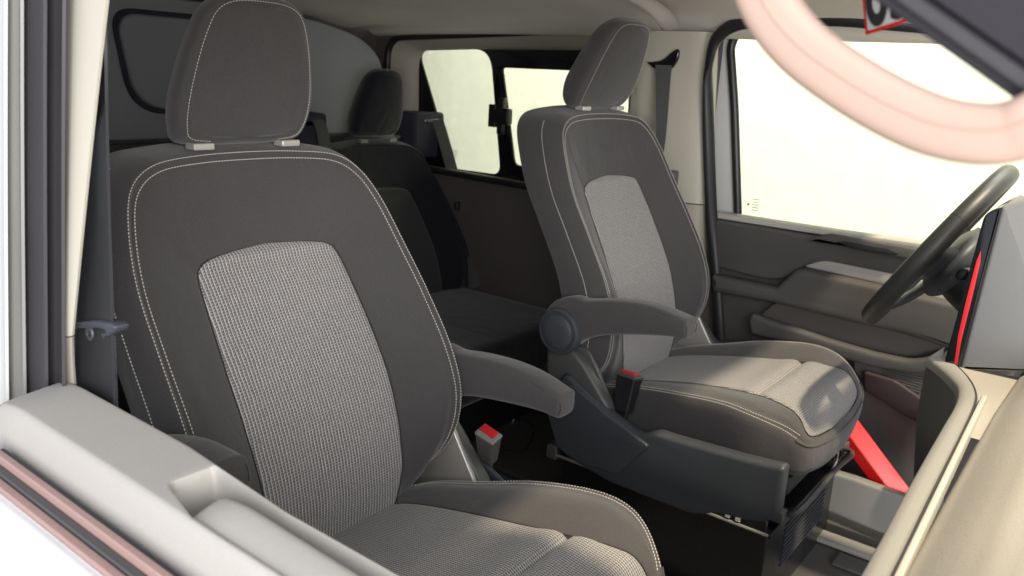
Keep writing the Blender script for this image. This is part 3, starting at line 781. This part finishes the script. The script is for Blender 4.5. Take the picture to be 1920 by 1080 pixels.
# ---------------------------------------------------------------- driver door
dd = root('driver_door', (2.12, .5, FZ), 'closed driver door with brown grey lining, silver pull and bright window', 'door')
dl = dd.location
P2 = lambda pts, x, r=.01: rpoly([(U(a, b, x=x).y, U(a, b, x=x).z)+((c[0],) if c else ()) for a, b, *c in pts], r)
base = [(.905, -.362, .01), (-.3, -.345), (-.3, -1.04), (.80, -1.04, .05), (.872, -.70)]
link('door_panel', plate('door_panel', rpoly(base, .01), M['door_dk'], 'x', 2.15, .05, .008), dd, dl)
up = P2([(1336, 409, .012), (1430, 424), (1560, 446), (1730, 476), (1900, 500), (1900, 570, .001), (1800, 545), (1655, 512), (1545, 489, .02), (1512, 497, .03), (1470, 525, .03), (1430, 522, .03), (1336, 497, .01)], 2.115)
link('upper_lining', plate('upper_lining', up, M['door_dk'], 'x', 2.118, .03, .008), dd, dl)
ins = P2([(1506, 499, .015), (1545, 487, .02), (1665, 511), (1800, 540), (1800, 572), (1650, 531)], 2.105, .006)
link('pull_insert', plate('pull_insert', ins, M['silver'], 'x', 2.105, .012, .003), dd, dl)
arm = P2([(1340, 512, .01), (1460, 537), (1500, 500, .02), (1650, 533), (1900, 590), (1900, 690), (1700, 622), (1620, 606), (1460, 566), (1342, 544, .01)], 2.095)
link('door_armrest', plate('door_armrest', arm, M['door_dk'], 'x', 2.092, .05, .014, res=3), dd, dl)
cap = [Vector((2.135, .91, -.352)), Vector((2.135, .6, -.352)), Vector((2.135, .3, -.348)), Vector((2.135, -.2, -.345))]
link('belt_line_cap', tube('belt_line_cap', cap, .026, M['door'], rb=.009, power=3.5, smooth=True), dd, dl)
wsw = P2([(1515, 447, .01), (1560, 437, .01), (1700, 462), (1745, 470), (1735, 492), (1650, 476)], 2.097, .005)
link('switch_bezel', plate('switch_bezel', wsw, M['door_dk'], 'x', 2.097, .02, .006), dd, dl)
wsl = P2([(1568, 453, .004), (1585, 452), (1668, 466), (1688, 474, .004), (1680, 478, .004), (1600, 465)], 2.092, .004)
link('switch_slot', plate('switch_slot', wsl, M['black'], 'x', 2.086, .005, .002), dd, dl)
pk = P2([(1412, 600, .01), (1452, 566, .02), (1600, 600), (1760, 645), (1900, 690), (1900, 800), (1700, 728), (1640, 672), (1560, 654), (1420, 622, .02)], 2.085)
link('pocket_recess', plate('pocket_recess', pk, M['door_dk2'], 'x', 2.112, .03, .006), dd, dl)
rim = P2([(1405, 596, .02), (1413, 586, .01), (1440, 597), (1560, 637), (1640, 660), (1715, 676, .03), (1790, 655), (1790, 690), (1720, 700), (1640, 688), (1500, 647), (1410, 626, .01)], 2.07)
link('pocket_rim', plate('pocket_rim', rim, M['door_dk'], 'x', 2.072, .03, .010, res=3), dd, dl)
ribs = []
for i in range(13):
    a = U(1640-3*i+i*i*.0, 688+4.6*i, x=2.065); b = U(1742, 700+6.0*i-1, x=2.065)
    a = U(1650+2.0*i, 684+4.4*i, x=2.065)
    ribs.append(tube('r', [a, b], .0016, M['door_dk'], smooth=False, n=6))
link('speaker_grille', join('speaker_grille', ribs), dd, dl)
gb = P2([(1600, 660), (1780, 700), (1780, 800), (1700, 760), (1600, 700)], 2.07, .02)
link('grille_backing', plate('grille_backing', gb, M['door_dk2'], 'x', 2.078, .012, .004), dd, dl)
low = P2([(1620, 694), (1680, 712), (1765, 770), (1765, 812), (1700, 780), (1620, 730)], 2.06, .01)
link('lower_edge', plate('lower_edge', low, M['maroon'], 'x', 2.062, .02, .006), dd, dl)
# window frame of the door
go = [(U(a, b, x=2.17).y, U(a, b, x=2.17).z) for a, b in ((1386, 412), (1379, 200), (1377, 100))]
glass_open = rpoly([(.862, -.372, .004), (go[1][0], go[1][1]), (.945, .10, .05), (.92, .145, .05), (.45, .150), (.20, .105, .1), (-.25, -.34, .02)], .03, 6)
fo = rpoly([(.945, -.40, .004), (.985, -.1), (1.01, .11, .07), (.975, .178, .06), (.43, .182), (.16, .135, .1), (-.32, -.35, .02)], .03, 6)
link('window_frame', plate('window_frame', fo, M['framegrey'], 'x', 2.178, .024, .006, holes=[glass_open]), dd, dl)
link('window_seal', tube('window_seal', [Vector((2.164, p[0], p[1])) for p in glass_open], .0115, M['black'], smooth=False, closed=True, n=10, up=(1, 0, 0)), dd, dl)
gl = link('window_glass', plate('window_glass', rpoly([(.875, -.40), (.95, .14, .04), (.45, .16), (.20, .115, .1), (-.26, -.36)], .01), M['glass'], 'x', 2.188, .004, .001), dd, dl)
e = U(1416, 385, x=2.184)
marks = [rbox('m', (.001, .020-.003*(i % 2), .0020), M['grey'], (2.1852, e.y, e.z+.016-.0075*i), .0003) for i in range(5)]+[rbox('m', (.001, .006, .006), M['grey'], (2.1852, e.y+.020, e.z), .0005)]
link('etched_mark', join('etched_mark', marks), gl, dl)
link('mirror_corner', plate('mirror_corner', P2([(1770, 470), (1835, 425), (1850, 470)], 2.14, .005), M['door_dk'], 'x', 2.14, .02, .004), dd, dl)
# body aperture seal round the door
ap = [U(1352, 660, x=2.105), U(1344, 560, x=2.105), U(1336, 440, x=2.105), U(1330, 300, x=2.08), U(1327, 170, x=2.055), U(1331, 110, x=2.04), U(1347, 68, x=2.03), U(1390, 43, x=2.025), U(1480, 36, x=2.025), U(1640, 40, x=2.025)]
o = link('aperture_seal', tube('aperture_seal', [U(1370, 830, x=2.10)]+ap+[Vector((2.10, .2, .11)), Vector((2.10, -.1, -.05))], .011, M['black'], rb=.017, n=12)); tag(o, 'black rubber seal round the driver door opening', 'door seal')

# door sill and driver footwell
ds = root('door_sill', (2.0, .4, FZ), 'grey plastic sill panel ahead of the driver seat box, dark slot under it', 'sill')
sp = P2([(1540, 880, .01), (1600, 898), (1700, 934), (1760, 960), (1760, 1030), (1650, 1000), (1541, 955)], 1.97, .004)
link('panel', plate('panel', sp, M['grey'], 'x', 1.985, .03, .006), ds, ds.location)
link('threshold', rbox('threshold', (.05, .36, .012), M['grey'], (1.93, .38, FZ+.012), .004), ds, ds.location)
link('tread_plate', rbox('tread_plate', (.06, .12, .006), M['slate_l'], (1.86, .34, FZ+.008), .002), ds, ds.location)
o = link('kick_panel', plate('kick_panel', P2([(1745, 790, .03), (1790, 820), (1790, 900), (1735, 920, .02), (1712, 880, .03), (1715, 840, .03)], 1.95, .02), M['lilac'], 'x', 1.95, .03, .01)); tag(o, 'pale lilac grey kick panel showing under the dashboard end', 'panel')
# red bar: an angle profile
a0, a1 = U(1577, 785, x=2.03), U(1676, 918, x=2.03)
rbar = root('red_bar', a1, 'bright red angled bar leaning beside the driver seat above the sill', 'bar')
def prism(name, A, B, sec, mat):
    bm = bmesh.new(); d = (B-A).normalized(); s, u = frame_at(d, Vector((1, 0, .3)))
    V = [[bm.verts.new(c+s*p[0]+u*p[1]) for p in sec] for c in (A, B)]
    n = len(sec)
    for j in range(n): bm.faces.new([V[0][j], V[0][(j+1) % n], V[1][(j+1) % n], V[1][j]])
    bm.faces.new(V[0][::-1]); bm.faces.new(V[1])
    bmesh.ops.bevel(bm, geom=bm.edges[:], offset=.0015, segments=2, affect='EDGES')
    return bm_mesh(bm, name, mat, 30)
link('bar', prism('bar', a0, a1+(a1-a0)*.30, [(-.030, -.016), (.006, -.022), (.034, .004), (.020, .026), (-.028, .014)], M['red']), rbar, rbar.location)

# ---------------------------------------------------------------- belt buckles
def buckle(loc, rot, label, grp='front belt buckles', col='slate_l', s=1.0):
    r = root('belt_buckle', loc, label, 'belt buckle', grp)
    me = rbox('body', (.0285, .0195, .062), M[col], (0, 0, 0), .005, taper=(1.3, 1.3))
    link('body', me, r)
    link('rim', rbox('rim', (.038, .026, .006), M['grey'] if col != 'black' else M['slate_l'], (0, 0, .030), .0028), r)
    link('release_button', rbox('release_button', (.029, .015, .007), M['redbtn_refl'], (.002, -.003, .0325), .002), r)
    link('stalk', rbox('stalk', (.020, .008, .11), M['slate_l'] if col != 'black' else M['black'], (0, 0, -.08), .003), r)
    r.rotation_euler = rot; r.scale = (s, s, s); return r
buckle(U(915, 838, x=1.07), (Matrix.Rotation(math.radians(24), 3, Vector((.617, -.786, 0))) @ Matrix.Rotation(math.radians(90), 3, 'Z')).to_euler(), 'upright grey buckle with red button, standing beside the near seat cushion', col='buckle', s=1.12)
buckle(U(1174, 738, x=1.50), (Matrix.Rotation(math.radians(12), 3, 'Y') @ Matrix.Rotation(math.radians(84), 3, 'Z')).to_euler(), 'dark tilted buckle with a narrow red edge, against the driver seat cushion', col='black', s=1.35)

# ---------------------------------------------------------------- near door pillar, belt and door
nb = root('door_pillar', (.36, .84, FZ), 'near door pillar at the left edge with cream trim strip and dark rubber door seal', 'pillar')
nl = nb.location
def strip(name, tops, bots, x, mat, depth=.02, xt=None):
    """an upright strip between two image columns; leans with the body side"""
    xt = x+.02 if xt is None else xt
    A = [U(*tops[0], x=xt), U(*tops[1], x=xt)]; B = [U(*bots[0], x=x), U(*bots[1], x=x)]
    if tops[0][1] < 0: A = [a+(a-b)*.38 for a, b in zip(A, B)]        # on up to the roof rail
    rows = []
    for k in range(13):
        t = k/12; l = A[0].lerp(B[0], t); r_ = A[1].lerp(B[1], t)
        bow = math.sin(t*math.pi)*.004
        c = (l+r_)/2
        row = []
        for j in range(13):
            u = j/12; p = l.lerp(r_, u); p = p+Vector((math.sin(u*math.pi)*depth-.0, bow, 0)) ; row.append(p)
        rows.append(row)
    return grid_mesh(name, rows, mat, thick=.003)
link('outer_frame', strip('outer_frame', ((-30, -40), (14, -40)), ((-12, 760), (14, 760)), .335, M['framegrey'], .004), nb, nl)
link('glass_channel', strip('glass_channel', ((14, -40), (44, -40)), ((10, 760), (47, 760)), .340, M['grey'], .006), nb, nl)
link('door_seal', strip('door_seal', ((42, -40), (88, -40)), ((44, 760), (88, 760)), .345, M['rubber'], .005), nb, nl)
link('door_seal_lip', strip('door_seal_lip', ((84, -40), (124, -40)), ((84, 760), (120, 760)), .352, M['rubber'], .006), nb, nl)
link('upper_trim', strip('upper_trim', ((122, -40), (210, -40)), ((116, 629), (137, 629)), .365, M['cream'], -.004, .39), nb, nl)
link('lower_trim', strip('lower_trim', ((119, 631), (137, 631)), ((121, 790), (150, 790)), .365, M['cream2'], -.004, .366), nb, nl)
link('inner_face', strip('inner_face', ((192, -40), (199, -40)), ((137, 780), (216, 780)), .37, M['black'], .002, .42), nb, nl)

nbelt = root('passenger_seat_belt', U(170, 700, x=.42), 'wide dark webbing strap hanging beside the cream pillar strip, running through a guide', 'seat belt')
P = [U(185, 95, x=.40), U(178, 200, x=.40), U(172, 330, x=.40), U(172, 480, x=.40), U(176, 600, x=.40), U(180, 700, x=.40), U(184, 800, x=.40)]
def strap_between(name, L, R, x, mat):
    rows, uv = [], []; Lp = spline([U(a, b, x=x) for a, b in L], 6); Rp = spline([U(a, b, x=x+.01) for a, b in R], 6); s = 0
    for i, (l, r_) in enumerate(zip(Lp, Rp)):
        if i: s += (Lp[i]-Lp[i-1]).length
        rows.append([l.lerp(r_, j/8)+Vector((math.sin(j/8*math.pi)*.002, 0, 0)) for j in range(9)]); w = (r_-l).length
        uv.append([(j/8*w, s) for j in range(9)])
    return grid_mesh(name, rows, mat, uv=uv, thick=.0014)
link('strap', strap_between('strap', [(176, 90), (163, 210), (152, 330), (138, 450), (135, 560), (139, 640), (150, 800)], [(178, 100), (193, 210), (202, 330), (208, 450), (212, 560), (216, 640), (222, 800)], .40, M['strap']), nbelt, nbelt.location)
c = U(190, 603, x=.392)
gd = [U(a, b, x=.39) for a, b in ((132, 604), (165, 599), (205, 596), (230, 600), (240, 608), (238, 618), (224, 628), (214, 626), (222, 615), (205, 611), (165, 612), (132, 614))]
link('guide', plate('guide', rpoly([(p.y, p.z) for p in gd], .003), M['slate'], 'x', .385, .018, .004), nbelt, nbelt.location)
link('bolt', lathe('bolt', [(.0085, 0), (.0085, .004), (.007, .006), (.004, .006), (.0035, .003), (0, .003)], U(177, 624, x=.385), M['slate'], 'x', 20), nbelt, nbelt.location)
link('bolt_boss', disc('bolt_boss', U(177, 622, x=.392), .013, .008, M['slate'], 'x', .003, 20), nbelt, nbelt.location)

nd = root('passenger_door', (.30, .5, FZ), 'near door seen from above with pale grey lining, pull cup and white outer skin', 'door')
ndl = nd.location; ZT = -.335
def along(name, prof, ys, mat, thick=0.0, f=None):
    """profile of (x, z) run along y"""
    rows = []
    pr = spline([Vector((a, 0, b)) for a, b in prof], 4)
    for y in ys: rows.append([Vector((p.x+(f(y, p)[0] if f else 0), y, p.z+(f(y, p)[1] if f else 0))) for p in pr])
    return grid_mesh(name, rows, mat, thick=thick)
def lid(y, p):
    # rear end turns down and narrows; front part is scooped out for the pull handle
    dx = dz = 0
    if y > .80: dx = (y-.80)*(.33-p.x)*4; dz = -(y-.80)*.6
    return dx, dz
ys = [.845-.0+0-i*.0 for i in range(1)]+[.84, .825, .80, .77, .7, .62, .56, .53]
# top surface with a scoop: build as a grid so that the cup is part of the sheet
def door_top():
    NX, NY = 44, 230; rows = []
    for i in range(NY+1):
        y = .852-.752*i/NY; row = []
        xi = .368 if y > .62 else .368-.012*min(1, (.62-y)/.15)
        xo = .290
        for j in range(NX+1):
            u = j/NX; x = xo+(xi-xo)*u; z = ZT
            if u < .12: z -= .012*(1-u/.12)**2
            if u > .90: z -= .010*((u-.90)/.10)**2
            # cup: opens at y < .575, between the outer ledge and the inner rail
            d = min((.575-y)/.020, 1)
            if d > 0:
                lo = .13+.20*(1-min((.575-y)/.06, 1)); a = (u-lo)/.12; b = (.90-u)/.05
                k = max(0, min(1, a))*max(0, min(1, b)); k = k*k*(3-2*k); e = d*d*(3-2*d)
                z -= .085*k*e
            if y > .80: z -= 2.2*(y-.80)**2
            row.append(Vector((x, y+.02*(u-.5)*min(1, max(0, (y-.58)/.2)), z)))
        rows.append(row)
    # side walls down
    rows = [[Vector((r[0].x-.007, r[0].y, r[0].z-.06)), Vector((r[0].x-.0065, r[0].y, r[0].z-.020)), Vector((r[0].x-.0035, r[0].y, r[0].z-.012))]+r+[Vector((r[-1].x+.003, r[-1].y, r[-1].z-.02)), Vector((r[-1].x+.012, r[-1].y, r[-1].z-.35))] for r in rows]
    r0 = rows[0]; rows.insert(0, [Vector((p.x, p.y+.004, p.z-.01)) for p in r0]); rows.insert(0, [Vector((p.x, p.y+.008, min(p.z, -.40))) for p in r0])
    return grid_mesh('lining', rows, M['door'], angle=50)
link('lining', door_top(), nd, ndl)
ph = [Vector((.330, .515, -.375)), Vector((.329, .49, -.371)), Vector((.327, .42, -.371)), Vector((.325, .34, -.371)), Vector((.323, .22, -.371)), Vector((.321, .10, -.372))]
link('pull_handle', tube('pull_handle', [p+Vector((-.002, 0, 0)) for p in ph], .0205, M['door'], rb=.038, power=5.0, up=(-.28, 0, 1), n=32, k=5), nd, ndl)
def bar(name, x0, x1, z0, z1, mat, y0=.80, y1=.02, bev=.002):
    return link(name, rbox(name, (abs(x1-x0), y0-y1, abs(z1-z0)), mat, ((x0+x1)/2, (y0+y1)/2, (z0+z1)/2), bev), nd, ndl)
bar('waist_seal', .2725, .2795, -.40, -.368, M['black'])
bar('seal_lip', .2645, .272, -.40, -.362, M['brownseal'], bev=.003)
bar('seal_channel', .2565, .264, -.40, -.369, M['slate_l'])
bar('outer_trim', .2475, .256, -.40, -.371, M['brownseal'], bev=.003)
sk = [Vector((.247, 0, -.376)), Vector((.236, 0, -.378)), Vector((.21, 0, -.40)), Vector((.17, 0, -.46)), Vector((.13, 0, -.60)), Vector((.11, 0, -.9))]
sk = spline(sk, 5)
link('outer_skin', grid_mesh('outer_skin', [[Vector((p.x, y, p.z)) for p in sk] for y in (.86, .6, .3, .0, -.3)], M['white'], thick=.002), nd, ndl)

# ---------------------------------------------------------------- windscreen pillar, grab handle, number tag
wp = root('windscreen_pillar', (.44, .05, -.05), 'blurred dark windscreen pillar crossing the upper right corner, close to the lens', 'pillar')
A, B = U(1565, -60, x=.42), U(2050, 285, x=.42)
d = (B-A).normalized(); s, u = frame_at(d, Vector((1, 0, 0)))
def slab(name, o0, o1, x0, x1, mat, bev=.003):
    """a beam along the pillar line, from o0 to o1 metres above that line"""
    nrm = Vector((0, -d.z, d.y)); nrm = nrm if nrm.z > 0 else -nrm; nrm.normalize()
    bm = bmesh.new(); vs = []
    ext = d*.35
    for c in (A-ext, B+ext):
        for (o_, x_) in ((o0, x0), (o1, x0), (o1, x1), (o0, x1)): vs.append(bm.verts.new(Vector((x_, c.y, c.z))+nrm*o_))
    for q in ((0, 1, 2, 3), (7, 6, 5, 4), (0, 4, 5, 1), (1, 5, 6, 2), (2, 6, 7, 3), (3, 7, 4, 0)): bm.faces.new([vs[i] for i in q])
    bmesh.ops.bevel(bm, geom=bm.edges[:], offset=bev, segments=2, affect='EDGES')
    return bm_mesh(bm, name, mat)
link('lower_flange', slab('lower_flange', .0, .006, .405, .45, M['pillar'], .001), wp, wp.location)
link('grey_strip', slab('grey_strip', .0045, .0105, .402, .45, M['rubber'], .001), wp, wp.location)
link('body', slab('body', .0095, .060, .404, .45, M['pillar'], .004), wp, wp.location)

gh = root('grab_handle', U(1920, 230, x=.40), 'blurred pinkish beige grab handle looping across the driver window close to the lens', 'grab handle')
hp = [U(1335, -262, x=.428), U(1372, -215, x=.415), U(1398, -150, x=.402), U(1420, -50, x=.40), U(1450, 22, x=.40), U(1500, 85, x=.40), U(1570, 140, x=.40), U(1660, 195, x=.40), U(1750, 235, x=.40), U(1830, 251, x=.40), U(1890, 248, x=.40), U(1950, 225, x=.40), U(2020, 180, x=.41)]
hb = link('handle', tube('handle', hp, .0128, M['pink'], rb=.0105, up=(1, 0, 0), n=32, k=6, power=3.6), gh, gh.location)

link('mould_line', tube('mould_line', [p+Vector((-.0105, 0, .002)) for p in hp], .0007, M['pink'], up=(1, 0, 0), n=6), hb, gh.location)
tg = root('number_tag', U(1660, 30, x=.62), 'white number tag with a red border reading 63, half hidden by the dark pillar', 'tag')
# frame of the tag: facing the camera side, turned about 20 degrees in its plane
c0 = U(1624, 66, x=.62)                      # lower left corner
ex = (U(1704, 40, x=.60)-c0).normalized(); ey = (U(1600, -5, x=.625)-c0); ey = (ey-ex*ey.dot(ex)).normalized(); ez = ex.cross(ey)
TM = Matrix(((ex.x, ey.x, ez.x, c0.x), (ex.y, ey.y, ez.y, c0.y), (ex.z, ey.z, ez.z, c0.z), (0, 0, 0, 1)))
sgn = 1 if ez.dot(-c0) > 0 else -1
TW, TH = .052, .064
link('card', plate('card', rpoly([(0, 0), (TW, 0), (TW, TH), (0, TH)], .001), M['red'], m=TM, thick=.0012, bevel=.0002), tg, tg.location)
link('face', plate('face', rpoly([(.0028, .0024), (TW-.0028, .0024), (TW-.0028, TH-.0024), (.0028, TH-.0024)], .0015), M['tagw'], m=TM @ Matrix.Translation((0, 0, sgn*.0007)), thick=.0006, bevel=.0001), tg, tg.location)
cu_ = bpy.data.curves.new('t', 'FONT'); cu_.body = '63'; cu_.size = .042; cu_.extrude = .0003; cu_.offset = .0008
o_ = bpy.data.objects.new('t', cu_); COL.objects.link(o_); me = from_object(o_); me.materials.clear()
me.transform(TM @ Matrix.Translation((.0026, .0048, sgn*.0013)) @ Matrix.Scale(1.5, 4, (0, 1, 0)) @ Matrix.Scale(.95, 4, (1, 0, 0)))
link('digits', finish(me, M['ink']), tg, tg.location)

vz = root('added_visor', (.68, .26, .17), 'unseen beige visor added above the near seat to shade its cushion', 'sun visor')  # visor added out of view to keep the lamp off the near cushion
vm = Matrix.Translation((.68, .155, .148)) @ Matrix.Rotation(math.radians(24), 4, 'X')
link('panel', plate('panel', rpoly([(-.24, -.12), (.24, -.12), (.24, .11), (-.24, .11)], .03), M['headliner'], m=vm, thick=.016, bevel=.006), vz, vz.location)
link('hinge_rod', tube('hinge_rod', [(.46, .262, .195), (.90, .262, .195)], .005, M['cream'], smooth=False, n=10), vz, vz.location)
# ---------------------------------------------------------------- dashboard
db = root('dashboard', (.9, .05, -.6), 'beige grey dashboard running into the lower right corner, with a rounded front lip', 'dashboard')
dbl = db.location
def xrun(name, prof, xs, mat, f=None, k=5):
    pr = spline([Vector((0, a, b)) for a, b in prof], k)
    return grid_mesh(name, [[Vector((x, p.y, p.z))+(Vector(f(x, p)) if f else Vector()) for p in pr] for x in xs], mat, angle=40)
xs = [.25+.04*i for i in range(26)]
pad = [(.100, -.415), (.095, -.403), (.086, -.394), (.069, -.376), (.050, -.360), (.025, -.346), (-.03, -.337), (-.3, -.330), (-.5, -.335)]
link('pad', xrun('pad', pad, xs+[1.4, 1.6, 1.9, 2.1], M['dash'], f=lambda x, p: (0, -max(0, x-1.2)*.03, 0)), db, dbl)
link('bright_strip', xrun('bright_strip', [(.104, -.412), (.103, -.401), (.100, -.3985), (.0965, -.399), (.095, -.41)], xs, M['cream'], f=lambda x, p: (0, (x-.7)*.030, 0)), db, dbl)
LL = [Vector(p) for p in ((.25, .117, -.405), (.688, .127, -.405), (.913, .135, -.405), (1.089, .140, -.405), (1.203, .143, -.405), (1.275, .152, -.405), (1.320, .170, -.405), (1.365, .196, -.405), (1.395, .218, -.405))]
LR = [Vector(p) for p in ((.25, .096, -.401), (.698, .106, -.401), (.885, .112, -.401), (1.10, .118, -.401), (1.216, .123, -.401), (1.275, .131, -.401), (1.329, .148, -.401), (1.375, .170, -.401), (1.405, .188, -.401))]
a_, b_ = spline(LL, 6), spline(LR, 6)
rows = []
for l, r_ in zip(a_, b_):
    w = (r_-l); n_ = w.normalized()
    rows.append([l-n_*.001+Vector((0, 0, -.014)), l+Vector((0, 0, -.004)), l+w*.10+Vector((0, 0, .0005)), l+w*.5+Vector((0, 0, .0015)), l+w*.88+Vector((0, 0, .0005)), r_+Vector((0, 0, -.003)), r_+Vector((0, 0, -.012))])
link('lip', grid_mesh('lip', rows, M['dashlip'], angle=50), db, dbl)
link('lip_joint', tube('lip_joint', [p+Vector((0, -.0012, -.0035)) for p in b_], .0016, M['seam'], smooth=False, n=8), db, dbl)
link('shelf', grid_mesh('shelf', [[Vector((p.x, p.y+.001, -.4075)), Vector((p.x, -.1, -.4075))] for p in b_[18:]], M['dash']), db, dbl)
cz_ = -.3385
cp = [U(1772, 892, z=-.352), U(1800, 874, z=-.343), U(1838, 858, z=cz_), U(1880, 856, z=cz_), U(1935, 858, z=cz_)]
link('fascia', grid_mesh('fascia', [[p+Vector((0, -.001, -.012)), p+Vector((0, -.001, -.10)), p+Vector((0, -.02, -.25)), p+Vector((0, -.05, -.5))] for p in a_], M['slate_l']), db, dbl)
link('corner_bracket', plate('corner_bracket', rpoly([(U(a, b, x=1.42).y, U(a, b, x=1.42).z) for a, b in ((1744, 668), (1772, 650), (1769, 690))], .001), M['silver'], 'x', 1.42, .004, .001), db, dbl)

# end of the lip curves down by the screen
sc = root('touchscreen', (1.5, .18, -.40), 'black centre screen standing edge-on beside the steering wheel, painted red reflection down its edge', 'screen')
q = [U(1769, 684, x=1.38), U(1846, 400, x=1.38), U(1877, 388, x=1.38), U(1799, 690, x=1.38)]
scr = rpoly([(q[0].y, q[0].z, .002), (q[1].y, q[1].z, .012), (q[2].y, q[2].z, .003), (q[3].y, q[3].z, .002)], .003)
link('panel', plate('panel', scr, M['gloss'], 'x', 1.50, .24, .003), sc, sc.location)
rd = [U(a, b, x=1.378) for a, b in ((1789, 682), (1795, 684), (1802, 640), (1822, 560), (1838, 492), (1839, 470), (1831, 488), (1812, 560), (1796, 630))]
link('red_reflection', plate('red_reflection', [(p.y, p.z) for p in rd], M['redbtn_refl'], 'x', 1.3785, .0016, .0003), sc, sc.location)  # reflection on the gloss edge, laid on as a thin red strip
hs = [U(1879, 387, x=1.40), U(2000, 350, x=1.40), U(2000, 700, x=1.40), U(1801, 691, x=1.40)]
o = link('screen_housing', plate('screen_housing', rpoly([(p.y, p.z) for p in hs], .004), M['housing'], 'x', 1.47, .16, .006)); tag(o, 'pale grey textured housing behind the upright black screen', 'housing')

# ---------------------------------------------------------------- steering wheel
swc = Vector((1.745, .291, -.286)); wu = Vector((0, -.518, .855)).normalized(); wx = Vector((1, .035, 0.0)).normalized(); wnrm = wx.cross(wu)  # towards the driver or away
if wnrm.y < 0: wnrm = -wnrm
st = root('steering_wheel', swc, 'dark leather steering wheel seen almost edge-on in front of the driver door', 'steering wheel')
ringp = [swc+(wx*math.cos(a)+wu*math.sin(a))*.178 for a in [2*math.pi*i/72 for i in range(72)]]
rim_ = link('rim', tube('rim', ringp, .017, M['leather'], rb=.0185, smooth=False, closed=True, n=20, up=wnrm), st, swc)
sj = []
for a in (150, 210, 30, 330):
    c = swc+(wx*math.cos(math.radians(a))+wu*math.sin(math.radians(a)))*.178
    tdir = (-wx*math.sin(math.radians(a))+wu*math.cos(math.radians(a)))
    sj.append(tube('j', [c-tdir*.0008, c+tdir*.0008], .0172, M['seam'], rb=.0187, smooth=False, n=20, up=wnrm, cap=False))
for m_ in sj: link('rim_seam', m_, rim_, swc)
hubc = swc-wnrm*.045
bm = bmesh.new(); bmesh.ops.create_uvsphere(bm, u_segments=32, v_segments=16, radius=1)
RM = Matrix(((wx.x, wu.x, wnrm.x, hubc.x), (wx.y, wu.y, wnrm.y, hubc.y), (wx.z, wu.z, wnrm.z, hubc.z), (0, 0, 0, 1)))
bmesh.ops.transform(bm, matrix=RM @ Matrix.Diagonal((.105, .080, .035, 1)), verts=bm.verts)
link('hub', bm_mesh(bm, 'hub', M['slate']), st, swc)
for v in ((-1, 0.05), (1, .05), (0, -1)):
    dv = (wx*v[0]+wu*v[1]).normalized()
    link('spoke', tube('spoke', [hubc+dv*.05+wnrm*.005, hubc+dv*.11+wnrm*.02, swc+dv*.17], .034, M['slate'], rb=.010, up=wnrm, n=16), st, swc)
cc = root('steering_column', hubc-wnrm*.1, 'dark steering column shroud and control stalk behind the wheel', 'steering column')
link('shroud', tube('shroud', [hubc-wnrm*.015, hubc-wnrm*.06-wu*.01, hubc-wnrm*.20-wu*.02], .065, M['black'], rb=.055, up=wu, power=3, n=24), cc, cc.location)
link('stalk', tube('stalk', [hubc-wnrm*.03-wx*.04+wu*.01, hubc-wnrm*.025-wx*.12+wu*.02, hubc-wnrm*.02-wx*.155+wu*.022], .009, M['black'], rb=.013, up=wu, n=14), cc, cc.location)
o = link('knee_panel', plate('knee_panel', P2([(1750, 680, .01), (1800, 655), (1835, 740), (1764, 830, .01), (1735, 776, .02), (1738, 710, .02)], 1.46, .01), M['slate_l'], 'x', 1.50, .08, .008)); tag(o, 'dark lower dashboard panel beneath the steering wheel', 'panel')
